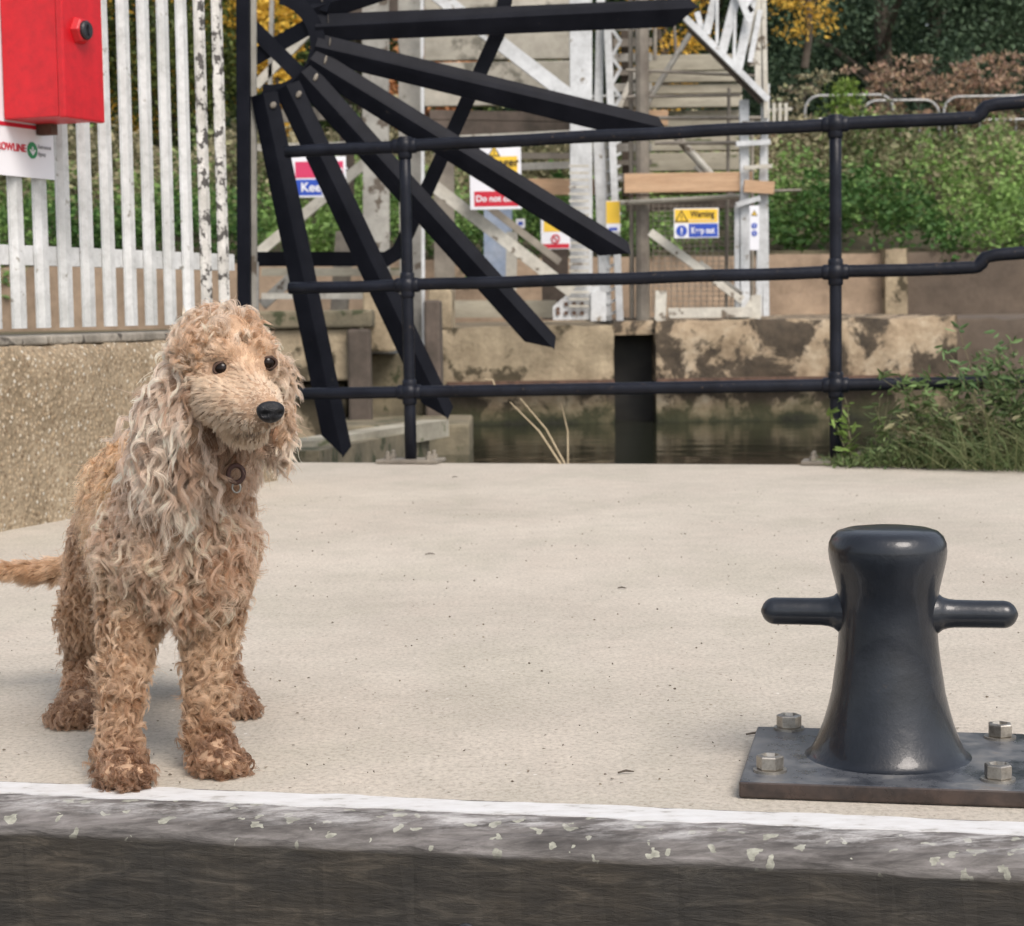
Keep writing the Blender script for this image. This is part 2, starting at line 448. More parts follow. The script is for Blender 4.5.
def make_whiteline():
    m, nt, bs = nodes_mat('worn_white_line')
    vec = coords(nt, (0.4, 1, 1))
    f = noise(nt, vec, 55, 8, 0.7)
    c = ramp(nt, f, [(0.33, (0.34, 0.325, 0.30)), (0.43, (0.56, 0.555, 0.545)), (0.7, (0.66, 0.665, 0.67))])
    nt.links.new(c, bs.inputs['Base Color'])
    bs.inputs['Roughness'].default_value = 0.7
    bump(nt, bs, f, 0.3, 0.002)
    return m
M['line'] = make_whiteline()

def make_water():
    m, nt, bs = nodes_mat('dark_water')
    bs.inputs['Base Color'].default_value = (0.018, 0.02, 0.012, 1)
    bs.inputs['Roughness'].default_value = 0.06
    bs.inputs['IOR'].default_value = 1.33
    vec = coords(nt, (0.6, 1.6, 1))
    bump(nt, bs, noise(nt, vec, 2.2, 3, 0.5), 0.12, 0.05)
    return m
M['water'] = make_water()

def make_plate():
    m, nt, bs = nodes_mat('mooring_plate_steel')
    vec = coords(nt)
    f = noise(nt, vec, 16, 6, 0.65)
    c = ramp(nt, f, [(0.35, (0.030, 0.034, 0.042)), (0.52, (0.085, 0.09, 0.10)), (0.64, (0.15, 0.15, 0.15)), (0.75, (0.16, 0.125, 0.10))])
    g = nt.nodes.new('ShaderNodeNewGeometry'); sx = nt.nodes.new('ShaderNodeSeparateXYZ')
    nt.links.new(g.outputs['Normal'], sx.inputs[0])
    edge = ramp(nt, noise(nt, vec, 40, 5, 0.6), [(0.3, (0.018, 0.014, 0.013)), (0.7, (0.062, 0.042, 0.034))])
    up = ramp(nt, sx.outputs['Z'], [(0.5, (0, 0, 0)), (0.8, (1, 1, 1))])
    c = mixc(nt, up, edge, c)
    nt.links.new(c, bs.inputs['Base Color'])
    r = ramp(nt, f, [(0.35, (0.16,) * 3), (0.7, (0.55,) * 3)])
    nt.links.new(r, bs.inputs['Roughness'])
    bump(nt, bs, noise(nt, vec, 45, 6, 0.6), 0.25, 0.002)
    return m
M['plate'] = make_plate()

def attr_mat(name, rough=0.6, translucent=0.25):
    m, nt, bs = nodes_mat(name)
    a = nt.nodes.new('ShaderNodeAttribute'); a.attribute_name = 'tint'
    nt.links.new(a.outputs['Color'], bs.inputs['Base Color'])
    bs.inputs['Roughness'].default_value = rough
    bs.inputs['Specular IOR Level'].default_value = 0.3
    if translucent:
        t = nt.nodes.new('ShaderNodeBsdfTranslucent'); nt.links.new(a.outputs['Color'], t.inputs[0])
        mx = nt.nodes.new('ShaderNodeMixShader'); mx.inputs[0].default_value = translucent
        nt.links.new(bs.outputs[0], mx.inputs[1]); nt.links.new(t.outputs[0], mx.inputs[2])
        nt.links.new(mx.outputs[0], nt.nodes['Material Output'].inputs[0])
    return m
M['leaf'] = attr_mat('leaf_green')
M['bark'] = surf('bark', (0.05, 0.04, 0.03), (0.11, 0.09, 0.07), 6, 0.9, 0.5, 20)

def leaf_mesh(name, pos, nrm_dir, size, aspect, tint, parent=None, mat=None, kind=None):
    """One mesh of folded leaf-shaped faces: pos (n,3), directions (n,3), length (n,), tint (n,3)."""
    n = len(pos)
    d = nrm_dir / np.linalg.norm(nrm_dir, axis=1, keepdims=True)
    rnd = rng.normal(size=(n, 3))
    s = np.cross(d, rnd); s /= np.linalg.norm(s, axis=1, keepdims=True)
    up = np.cross(s, d)
    L = size[:, None]; Wd = L * aspect
    v = np.empty((n, 6, 3))
    v[:, 0] = pos
    v[:, 1] = pos + d * L * 0.35 + s * Wd * 0.5 + up * Wd * 0.12
    v[:, 2] = pos + d * L * 0.75 + s * Wd * 0.34 + up * Wd * 0.08
    v[:, 3] = pos + d * L - up * Wd * 0.2
    v[:, 4] = pos + d * L * 0.75 - s * Wd * 0.34 + up * Wd * 0.08
    v[:, 5] = pos + d * L * 0.35 - s * Wd * 0.5 + up * Wd * 0.12
    off = np.array(wloc(parent))
    v -= off
    idx = np.arange(n)[:, None] * 6
    faces = np.concatenate([idx + np.array([[0, 1, 2, 3]]), idx + np.array([[0, 3, 4, 5]])], axis=1).reshape(-1, 4)
    me = bpy.data.meshes.new(name)
    me.vertices.add(n * 6); me.vertices.foreach_set('co', v.reshape(-1))
    me.loops.add(faces.size); me.loops.foreach_set('vertex_index', faces.reshape(-1).astype(np.int32))
    me.polygons.add(len(faces)); me.polygons.foreach_set('loop_start', np.arange(0, faces.size, 4, dtype=np.int32))
    me.update(calc_edges=True)
    at = me.attributes.new('tint', 'FLOAT_COLOR', 'FACE')
    col = np.ones((n, 2, 4)); col[:, :, :3] = np.clip(tint, 0, 1)[:, None, :]
    at.data.foreach_set('color', col.reshape(-1))
    me.materials.append(mat or M['leaf'])
    o = bpy.data.objects.new(name, me); COL.objects.link(o)
    if parent: o.parent = parent
    if kind: o['kind'] = kind
    return o

def wav(p, s, seed=0.0):
    """Cheap smooth noise in about -1..1 at points p (n,3)."""
    x, y, z = p[:, 0] * s, p[:, 1] * s, p[:, 2] * s
    a = np.sin(x * 1.7 + seed + 1.3 * np.sin(y * 1.1 + seed)) + np.sin(y * 2.1 - z * 1.3 + seed * 2) + np.sin(z * 1.9 + x * 0.8 + seed * 3 + np.sin(x * 2.7))
    b = np.sin(x * 4.3 + z * 3.1 + seed) * np.sin(y * 3.9 - seed) * 1.2
    return (a + b) / 4.0

def text_obj(name, body, size, mat, parent, origin, X, Y, Z, align='LEFT', bold=0.0, xs=1.0):
    cu = bpy.data.curves.new(name, 'FONT'); cu.body = body; cu.size = size
    cu.align_x = align; cu.align_y = 'CENTER'; cu.offset = bold; cu.extrude = 0.0006
    tmp = bpy.data.objects.new(name + '_tmp', cu); COL.objects.link(tmp)
    dg = bpy.context.evaluated_depsgraph_get()
    me = bpy.data.meshes.new_from_object(tmp.evaluated_get(dg))
    bpy.data.objects.remove(tmp)
    off = wloc(parent)
    mtx = Matrix((X * xs, Y, Z)).transposed().to_4x4()
    mtx.translation = Vector(origin) - off
    me.transform(mtx)
    me.materials.clear(); me.materials.append(mat)
    me.name = name
    o = bpy.data.objects.new(name, me); COL.objects.link(o); o.parent = parent
    return o
VX, VY, VZ = Vector((1, 0, 0)), Vector((0, 1, 0)), Vector((0, 0, 1))
# ------------------------------------------------------------------ the setting
EDGE = lambda x: 2.073 - 0.216 * x               # quay edge towards the camera
FAR = lambda x: 6.935 - 0.252 * x                # far edge of the quay
ed = Vector((1, -0.216, 0)).normalized(); en = Vector((0.216, 1, 0)).normalized()

def edge_pt(x, o=0, z=0):
    return Vector((x, EDGE(x), z)) + en * o

q = MB()
xs = [-7, 7]
q.v = [Vector((-7, EDGE(-7) + 0.06, 0)), Vector((7, EDGE(7) + 0.06, 0)), Vector((7, FAR(7), 0)), Vector((-7, FAR(-7), 0)),
       Vector((-7, EDGE(-7) + 0.06, -1.2)), Vector((7, EDGE(7) + 0.06, -1.2)), Vector((7, FAR(7), -1.2)), Vector((-7, FAR(-7), -1.2))]
q.f = [(0, 1, 2, 3), (7, 6, 5, 4), (0, 4, 5, 1), (1, 5, 6, 2), (2, 6, 7, 3), (3, 7, 4, 0)]
tag(q.build('quay', M['concrete']), kind='structure')

# white safety line: a thin painted strip, slightly ragged on both sides
def strip(name, o0, o1, z, mat, rag):
    m = MB(); n = 500
    for i in range(n + 1):
        x = -3.5 + 7 * i / n
        a = edge_pt(x, o0 + rag * (math.sin(x * 31) * 0.4 + math.sin(x * 83 + 1) * 0.3 + random.uniform(-.3, .3)), z)
        b = edge_pt(x, o1 + rag * (math.sin(x * 23) * 0.5 + math.sin(x * 61 + 2) * 0.3 + random.uniform(-.3, .3)), z)
        m.v += [a, b, a - VZ * .0025, b - VZ * .0025]
    m.f = [(4*i, 4*i + 4, 4*i + 5, 4*i + 1) for i in range(n)] + [(4*i, 4*i + 2, 4*i + 6, 4*i + 4) for i in range(n)] + [(4*i + 1, 4*i + 5, 4*i + 7, 4*i + 3) for i in range(n)]
    return m.build(name, mat)
tag(strip('painted_edge_line', 0.004, 0.055, 0.0007, M['line'], 0.006), kind='structure')

# timber fender along the quay edge, arris rounded and knocked about
prof = [(0.075, -0.003), (0.058, -0.0004), (-0.004, -0.0004), (-0.016, -0.001), (-0.030, -0.004), (-0.040, -0.0065), (-0.050, -0.0095), (-0.059, -0.0135), (-0.066, -0.019), (-0.0695, -0.026), (-0.071, -0.16), (-0.071, -0.62), (0.0, -0.62)]
m = MB(); n = 420; k = len(prof)
for i in range(n + 1):
    x = -3.5 + 7 * i / n
    for j, (o, z) in enumerate(prof):
        w = 0.0013 * (math.sin(x * 17 + j) + math.sin(x * 43 + 2*j)) + random.uniform(-.0007, .0007)
        if j < 3 or j > 10: w = 0
        m.v.append(edge_pt(x, o + w * 0.9, z + w * 0.8))
for i in range(n):
    for j in range(k - 1):
        m.f.append((i*k + j, i*k + j + 1, (i+1)*k + j + 1, (i+1)*k + j))
fender = m.build('timber_fender', M['fender'], smooth=False)
tag(fender, 'long weathered timber fender with pale lichen spots along the quay edge', 'fender')
# black disc that stands for a dark hole in the face
for px in (480,):
    pt = P(px, 918 if px > 100 else 905, 2.0)
    xx = pt.x
    h = MB(); c = edge_pt(xx, -0.0715, -0.112 if px > 100 else -0.10)
    r_ = 0.011 if px > 100 else 0.014
    h.lathe([(r_, 0.0), (r_ * 1.0, 0.0025), (r_ * 0.8, 0.0035), (r_ * 0.75, 0.001)], c, 20, (ed, VZ, -en))
    h.build('dark_hole_disc' if px > 100 else 'knot', M['lockblack'] if px > 100 else M['dark_timber'], fender)

# water in front and behind
w = MB(); w.add([(-60, -6, -0.44), (60, -6, -0.44), (60, 17.2, -0.44), (-60, 17.2, -0.44)], [(0, 1, 2, 3)])
tag(w.build('water', M['water']), kind='structure')

# far side: ground, bank and plateau
def bank_z(x, y):
    b = 22.3
    if y <= b: return 0.40
    t = min(1, (y - b) / 8.0)
    return 1.15 + 1.85 * (t ** 0.85) + (0.12 * math.sin(x * 1.3 + y) + 0.1 * math.sin(x * 2.9)) * min(1, t * 3)
g = MB(); nx, ny = 70, 40
xs = [-60 + 120 * i / nx for i in range(nx + 1)]
ys = [17.0, 22.28, 22.42] + [22.6 + 9 * j / 24 for j in range(25)] + [36, 45, 60, 100, 200, 500]
for yv in ys:
    for xv in xs:
        z = bank_z(xv, yv)
        if yv > 22.5 and yv < 22.7: z = 1.15
        g.v.append(Vector((xv * (1 if yv < 60 else yv / 40), yv, z)))
nxx = nx + 1
for j in range(len(ys) - 1):
    for i in range(nx):
        g.f.append((j*nxx + i, j*nxx + i + 1, (j+1)*nxx + i + 1, (j+1)*nxx + i))
tag(g.build('ground', M['bank'], smooth=True), kind='structure')

# earth retaining wall at the foot of the bank
def block_wall(name, x0, x1, y0, y1, z0, z1, mat, label, bev=0.03, rough=0.02, nseg=None):
    m = MB()
    nseg = nseg or max(2, int((x1 - x0) / 0.12)); nz = max(2, int((z1 - z0) / 0.12))
    vs = []
    for j in range(nz + 1):
        for i in range(nseg + 1):
            x = x0 + (x1 - x0) * i / nseg; z = z0 + (z1 - z0) * j / nz
            edge = (j == nz) * bev * random.uniform(0, 1)
            vs.append(Vector((x, y0 + random.uniform(-rough, rough) + edge, z - (j == nz) * random.uniform(0, rough))))
    fs = [(j*(nseg+1) + i, j*(nseg+1) + i + 1, (j+1)*(nseg+1) + i + 1, (j+1)*(nseg+1) + i) for j in range(nz) for i in range(nseg)]
    m.add(vs, fs)
    top = vs[nz*(nseg+1):]
    back = [Vector((v.x, y1, z1)) for v in top]
    n0 = len(top)
    m.add(top + back, [(i, i + 1, n0 + i + 1, n0 + i) for i in range(n0 - 1)])
    m.add([Vector((x0, y0, z0)), Vector((x0, y1, z0)), Vector((x0, y1, z1)), Vector((x0, y0, z1))], [(0, 1, 2, 3)])
    m.add([Vector((x1, y0, z0)), Vector((x1, y0, z1)), Vector((x1, y1, z1)), Vector((x1, y1, z0))], [(0, 1, 2, 3)])
    o = m.build(name, mat, smooth=True)
    return tag(o, label, 'wall')

block_wall('earth_wall', -20, 4.55, 22.15, 22.6, 0.3, 1.16, M['earth'], 'light brown earth retaining wall below the green bank', nseg=120)
block_wall('concrete_pier', 4.33, 4.58, 21.95, 22.5, 0.3, 1.2, M['blockwall'], 'pale concrete pier between light and dark brown wall', nseg=4)
block_wall('dark_earth_wall', 4.58, 20, 22.15, 22.6, -1.0, 1.16, M['darkearth'], 'dark brown earth wall right of the pale pier below the bank', nseg=80)

# far lock wall: two big peeling blocks either side of a dark slot
YL = 16.5
def wx(px, d=YL): return P(px, 350, d).x
def wz(px, py, d=YL): return P(px, py, d).z
lw = thing('lock_wall', 'far lock wall of peeling pale render with a dark slot', 'lock wall', (wx(640), YL, 0))
def face(name, px0, px1, z0, z1, y0, y1, mat, parent, rough=0.02, bev=0.03):
    o = block_wall(name, wx(px0, y0), wx(px1, y0), y0, y1, z0, z1, mat, None, bev, rough)
    del_keys = [k_ for k_ in ('category', 'label') if k_ in o]
    for k_ in del_keys: del o[k_]
    off = wloc(parent)
    o.data.transform(Matrix.Translation(-off)); o.parent = parent
    return o
ztop = wz(700, 319); zled = wz(700, 381); 
face('upper_block', 441, 614, zled, ztop - 0.03, YL, YL + 6, M['blockwall'], lw)
face('upper_block', 656, 957, zled, ztop, YL, YL + 6, M['lockwall'], lw, 0.03, 0.06)
face('lower_wall', 441, 614, -1.2, zled - 0.03, YL + 0.12, YL + 6, M['lockwall'], lw)
face('lower_wall', 656, 957, -1.2, zled - 0.03, YL + 0.12, YL + 6, M['lockwall'], lw)
face('slot', 610, 660, -1.2, ztop - 0.02, YL + 0.5, YL + 6, M['slot'], lw)
face('end_face', 950, 1500, -1.2, ztop - 0.03, 16.95, 22.1, M['darkearth'], lw, 0.03, 0.05)
face('coping', 614, 657, ztop - 0.13, ztop - 0.006, YL + 0.2, YL + 0.5, M['lockwall'], lw)
def extra_ledge():
    m = MB(); m.box((wx(800), YL - 0.03, zled + 0.012), (2.5, 0.08, 0.03)); m.box((wx(530), YL - 0.03, zled + 0.012), (1.45, 0.08, 0.03))
    return m.build('rusty_ledge', M['rust'], lw)
extra_ledge()

# nearer broken masonry wing left of the slot (seen between the fan blades)
wing = thing('wing_wall', 'stepped lock wing wall of pale blocks and rusty posts behind the fan', 'wall', (P(330, 420, 14).x, 14, 0))
def wing_piece(name, px0, px1, py0, py1, d, depth, mat, rough=0.02):
    z1, z0 = P((px0+px1)/2, py0, d).z, P((px0+px1)/2, py1, d).z
    m = MB(); x0, x1 = P(px0, (py0+py1)/2, d).x, P(px1, (py0+py1)/2, d).x
    m.box(((x0+x1)/2, d + depth/2, (z0+z1)/2), (x1-x0, depth, z1-z0))
    return m.build(name, mat, wing, bevel=0.02)
wing_piece('stone_block', 180, 351, 330, 382, 14.0, 1.0, M['blockwall'])
wing_piece('coping_stone', 180, 372, 311, 329, 13.95, 1.1, M['mosswall'])
wing_piece('stone_block', 180, 347, 384, 470, 14.2, 1.0, M['blockwall'])
wing_piece('rusty_post', 348, 371, 329, 445, 13.9, 0.15, M['dark_timber'])
wing_piece('stone_block', 363, 395, 290, 352, 14.3, 0.6, M['blockwall'])
wing_piece('recess_wall', 366, 424, 354, 450, 14.6, 0.3, M['mosswall'])
wing_piece('stone_block', 350, 366, 380, 436, 14.15, 0.4, M['mosswall'])
wing_piece('rusty_post', 425, 441, 300, 440, 14.3, 0.5, M['dark_timber'])
wing_piece('low_step', 330, 470, 425, 480, 13.2, 1.2, M['mosswall'])
wing_piece('cream_block', 428, 452, 289, 330, 15.2, 0.8, M['blockwall'])
# timber walkway ledge running back from the fan tips
lg = MB()
a0, a1 = P(296, 452, 8.6), P(436, 428, 11.5)
lg.bar(a0, a1, 0.16, 0.10, side=(0, 0, 1))
o = lg.build('timber_baulk', M['grey_board']); tag(o, 'weathered timber baulk at water level behind the fan tips', 'timber')
lg = MB(); lg.bar(P(280, 474, 8.2), P(400, 446, 11.2), 0.35, 0.2, side=(0, 0, 1))
o = lg.build('stone_ledge', M['mosswall']); tag(o, 'dark mossy stone ledge below the timber baulk behind railing', 'ledge')

# ------------------------------------------------------------------ left retaining wall and fence
def WL(y): return -1.35 + 0.395 * (y - 5.0)
we = Vector((0.395, 1, 0)).normalized(); wn_ = Vector((1, -0.395, 0)).normalized()
m = MB()
n = 150; nz = 12
def wline(s, o, z): return Vector((WL(3.2), 3.2, 0)) + we * s + wn_ * o + VZ * z
LEN = 3.42
for j in range(nz + 1):
    for i in range(n + 1):
        s = LEN * i / n; z = 0.485 * j / nz
        o = 0.05 * (1 - j / nz) * 0.3 + random.uniform(-.0018, .0018) + (0.012 * math.sin(s * 9) if 0.6 < j / nz < 0.95 else 0)
        m.v.append(wline(s, o - (0.02 if j == nz else 0), z - (random.uniform(0, .008) if j == nz else 0)))
for j in range(nz):
    for i in range(n):
        a = j*(n+1) + i
        m.f.append((a, a + 1, a + n + 2, a + n + 1))
top = [Vector(v) for v in m.v[nz*(n+1):]]
nb = len(m.v)
m.v += [v - wn_ * 0.38 for v in top]
m.f += [(nz*(n+1) + i, nz*(n+1) + i + 1, nb + i + 1, nb + i) for i in range(n)]
e0 = len(m.v)
m.v += [wline(LEN, 0.01, 0), wline(LEN, -0.4, 0), wline(LEN, -0.4, 0.485), wline(LEN, -0.02, 0.485)]
m.f.append((e0, e0+1, e0+2, e0+3))
rw = m.build('retaining_wall', M['aggregate'], smooth=True)
tag(rw, 'low brown pebbly concrete wall under the white palisade fence', 'wall')
# coping slabs on top
m = MB(); s = 0.0
while s < LEN - 0.02:
    L = random.uniform(0.42, 0.75); L = min(L, LEN - s)
    c = wline(s + L/2, -0.19, 0.497)
    m.box(c, (L - 0.012, 0.30 + random.uniform(-.012, .012), 0.026), (we, wn_, VZ)); s += L
cp = m.build('coping', M['wallstone'], rw, bevel=0.006)

# fence
def FL(s, o=0, z=0):            # s along the fence from its point at y=4.2
    return Vector((-1.5 + 0.395 * (4.2 - 5.0), 4.2, 0)) + we * s + wn_ * o + VZ * z
fence = thing('palisade_fence', 'white steel palisade fence standing on the low pebbly wall', 'fence', FL(1.2, 0, 0.51))
PALE = [(-.034, 0), (-.024, .0), (-.012, .013), (.012, .013), (.024, 0), (.034, 0), (.034, -.003), (.023, -.003), (.011, .010), (-.011, .010), (-.023, -.003), (-.034, -.003)]
def pale(s, z0, z1, mat, tilt=0.0):
    m = MB(); p0, p1 = FL(s, 0.0, z0), FL(s + tilt, 0.0, z1)
    m.sweep([(p0, we, wn_), (p1, we, wn_)], PALE)
    return m.build('pale', mat, fence)
s_list = []
s = 0.42
while s < 2.46:
    s_list.append(s); s += 0.1135
for i, s in enumerate(s_list):
    dirty = s > 2.15
    pale(s, 0.53, 2.1, M['fence_dirty'] if dirty else M['fence'], random.uniform(-.004, .004))
m = MB(); m.bar(FL(0.2, -0.02, 0.735), FL(2.43, -0.02, 0.735), 0.055, 0.03, side=wn_); m.build('rail', M['fence'], fence)
m = MB(); m.bar(FL(0.2, -0.02, 1.85), FL(2.52, -0.02, 1.85), 0.055, 0.03, side=wn_); m.build('rail', M['fence'], fence)

# throwline cabinet and its board
bs_ = (Vector((P(2, 100, 5.25).x, 5.25, 0)) - FL(0)).dot(we)
board = thing('rescue_notice_board', 'white notice board with red rule and green emblem fixed to the fence', 'notice board', FL(bs_, 0.02, 0.95))
sb = bs_ + 0.235                          # board's right edge
m = MB(); m.box(FL(sb - 0.33, 0.020, 1.35), (0.66, 0.004, 0.80), (we, wn_, VZ)); m.build('panel', M['signwhite'], board)
zb = 0.95
m = MB()
m.box(FL(sb - 0.345, 0.0235, zb + 0.140), (0.62, 0.001, 0.011), (we, wn_, VZ))
m.box(FL(sb - 0.038, 0.0235, zb + 0.45), (0.0035, 0.001, 0.61), (we, wn_, VZ))
m.build('red_rule', M['signred'], board)
text_obj('lettering', 'THROWLINE', 0.029, M['signred'], board, FL(sb - 0.135, 0.024, zb + 0.078), we, VZ, wn_, 'RIGHT', 0.0006)
m = MB(); m.lathe([(0.023, 0), (0.023, 0.001)], FL(sb - 0.105, 0.0235, zb + 0.076), 28, (we, VZ, wn_)); m.build('emblem', M['signgreen'], board)
m = MB()
for a in (-0.7, 0, 0.7):
    c = FL(sb - 0.105, 0.0252, zb + 0.064)
    m.bar(c, c + (we * math.sin(a) + VZ * math.cos(a)) * (0.022 if a == 0 else 0.018), 0.005, 0.0006, side=wn_)
m.build('emblem_mark', M['signwhite'], board)
text_obj('lettering', 'Environment', 0.016, M['signgrey'], board, FL(sb - 0.078, 0.024, zb + 0.088), we, VZ, wn_, 'LEFT', 0.0002, 0.75)
text_obj('lettering', 'Agency', 0.016, M['signgrey'], board, FL(sb - 0.078, 0.024, zb + 0.068), we, VZ, wn_, 'LEFT', 0.0002, 0.75)

cab = thing('throwline_cabinet', 'red plastic throwline cabinet with a black lock on the fence', 'cabinet', FL(bs_, 0.024, 1.1))
m = MB(); m.box(FL(bs_ + 0.0955, 0.024 + 0.09, 1.10 + 0.28), (0.185, 0.178, 0.56), (we, wn_, VZ)); m.build('body', M['red'], cab, bevel=0.004)
m = MB(); m.box(FL(bs_ + 0.0955, 0.024 + 0.191, 1.098 + 0.282), (0.191, 0.022, 0.568), (we, wn_, VZ)); dr = m.build('door', M['red'], cab, bevel=0.005)
kc = FL(bs_ + 0.075, 0.024 + 0.2, 1.335)
m = MB(); m.lathe([(0.040, 0), (0.040, 0.004), (0.034, 0.020), (0.028, 0.024)], kc, 6, (we, VZ, wn_)); kb = m.build('lock_boss', M['red'], dr, bevel=0.002)
m = MB(); m.lathe([(0.026, 0.0), (0.026, 0.030), (0.022, 0.034), (0.012, 0.034), (0.010, 0.028)], kc, 24, (we, VZ, wn_)); m.box(kc + wn_ * 0.036, (0.006, 0.03, 0.006), (we, VZ, wn_)); m.build('lock', M['lockblack'], dr)
m = MB(); m.box(FL(bs_ + 0.165, 0.05, 1.085), (0.03, 0.05, 0.03), (we, wn_, VZ)); m.build('bracket', M['rust'], cab)

# ------------------------------------------------------------------ dark end post and the anti-climb fan
DF = 7.32
fan = thing('anti_climb_fan', 'black steel anti-climb fan of pointed blades beside the fence end', 'security fan', P(268, 45, DF))
hub = P(268, 42, DF)
blades = [((264, 94), (340, 458)), ((287, 86), (445, 421)), ((302, 73), (552, 352)), ((311, 60), (629, 258)), ((316, 47), (664, 132)), ((316, 28), (699, 12)), ((312, 10), (672, -110)), ((300, -6), (590, -230)), ((284, -16), (470, -330))]
FY = Vector((0, 1, 0))
for bi, ((ax, ay), (bx, by)) in enumerate(blades):
    dd = DF + 0.012 * bi
    p0, p1 = P(ax, ay, dd), P(bx, by, dd)
    d = (p1 - p0).normalized(); x = d.cross(FY).normalized()
    w0 = 0.052; L = (p1 - p0).length
    # V-section blade: two flanges meeting in a ridge, cut to a point
    vs = []; fs = []
    ns = 2
    for side in (-1, 1):
        for yy, th in ((0.0, 0), (0.005, 1)):
            b = len(vs)
            vs += [p0 + FY * (yy - 0.026), p0 + x * w0 * side + FY * (yy), p1 - d * (0.10 if side == -1 else 0.035) + x * w0 * side + FY * yy, p1 - d * (0.012 if side == -1 else 0.0) + FY * (yy - 0.026) + x * 0.012 * 1]
            fs.append((b, b+1, b+2, b+3))
        b = len(vs) - 8
        for i in range(4):
            j = (i + 1) % 4
            fs.append((b + i, b + j, b + 4 + j, b + 4 + i))
    m = MB(); m.add(vs, fs)
    bl = m.build('blade', M['fanblack'], fan)
    m = MB(); m.lathe([(0.013, 0), (0.013, 0.009), (0.008, 0.012)], p0 + d * 0.05 + x * 0.028 + FY * (-0.014), 6, (x, VZ, -FY))
    m.build('bolt', M['pole'], bl)
# curved backing plate joining the blade roots, and hub bracket
m = MB(); nn = 26
pr = []
for i in range(nn + 1):
    a = math.radians(-100 + 175 * i / nn)
    dirv = RIGHT * math.cos(a) + VZ * math.sin(a)
    pr.append((hub + dirv * 0.185 + FY * 0.04, dirv, FY))
m.sweep(pr, [(-.03, 0), (.03, 0), (.03, .008), (-.03, .008)])
m.build('backing_plate', M['fanblack'], fan)
# stay running behind the blades
m = MB()
st = [(246, 259), (386, 259), (398, 252), (406, 236), (497, 35), (505, 0), (512, -330)]
for a, b in zip(st[:-1], st[1:]):
    pa, pb2 = P(*a, DF + 0.16), P(*b, DF + 0.16); dv = (pb2 - pa).normalized() * 0.014
    m.bar(pa - dv, pb2 + dv + VY * 0.001, 0.056, 0.008)
m.build('stay', M['fanblack'], fan)
m = MB()
for a, b in (((250, 60), (320, 20)), ((250, -20), (330, 5)), ((245, 20), (300, 75))):
    m.bar(P(*a, DF + 0.1), P(*b, DF + 0.05), 0.06, 0.01)
m.build('bracket', M['fanblack'], fan)

post = thing('fence_end_post', 'dark steel end post between white fence and black fan', 'post', (P(245, 300, 7.25).x, 7.25, -0.2))
m = MB(); m.bar(P(245, 470, 7.3), P(243, -120, 7.3), 0.05, 0.05); m.build('upright', M['fanblack'], post, bevel=0.004)
m = MB(); m.bar(P(254.5, 470, 7.35), P(253, -120, 7.35), 0.022, 0.03); m.build('edge_channel', M['grey_steel'], post)
m = MB(); m.bar(P(256, 262, 7.36), P(256, 330, 7.36), 0.02, 0.02); m.build('corner_bar', M['galv'], post)

# ------------------------------------------------------------------ railing
rail_ = thing('railing', 'dark blue-black tubular railing along the far edge of the quay', 'railing', (P(410, 463, 7.03).x, 7.03, 0))
p1b, p2b = G(411, 463), G(836, 464.5)
rd = (p2b - p1b); rd.z = 0; rd.normalize()
HR = [1.172, 0.659, 0.262]
m_r = 0.0235
def railpath(h1, h2, mid_step):
    A = p1b + VZ * h1; B = p2b + VZ * h2
    s = (B - A) / (p2b - p1b).length
    return A, s
gap = (p2b - p1b).length
heights = [(P(409, 146, p1b.y).z, P(834, 124.5, p2b.y).z), (P(410, 285, p1b.y).z, P(835, 272, p2b.y).z), (P(411, 392, p1b.y).z, P(836, 385, p2b.y).z)]
for ri, (h1, h2) in enumerate(heights):
    A, s = railpath(h1, h2, 0)
    t0 = -0.46 if ri < 2 else -0.43
    m = MB()
    r_ = 0.0225
    up = 0.042
    if ri < 2:
        pts = [A + s*t0] + [A + s*(t0 + (gap + 0.47 - t0) * i / 24) for i in range(1, 25)]
        e = gap + 0.47
        pts += [A + s*(e + 0.012) + VZ*0.002, A + s*(e + 0.024) + VZ*up*0.40, A + s*(e + 0.038) + VZ*up*0.85, A + s*(e + 0.075) + VZ*up] + [A + s*(e + 0.2 + 0.2*i) + VZ*(up + 0.004) for i in range(14)]
        rs = [r_] * len(pts); rs[26] = r_ * 1.12
        # pulled slightly out of true, as hand-forged tube is
        pts = [p + VZ * 0.0015 * math.sin(i * 1.3 + ri) for i, p in enumerate(pts)]
        m.tube(pts, rs, 14)
    else:
        m.tube([A + s*(t0 + i*0.2) for i in range(26)], r_, 14)
    m.build('rail', M['black'], rail_, smooth=True)
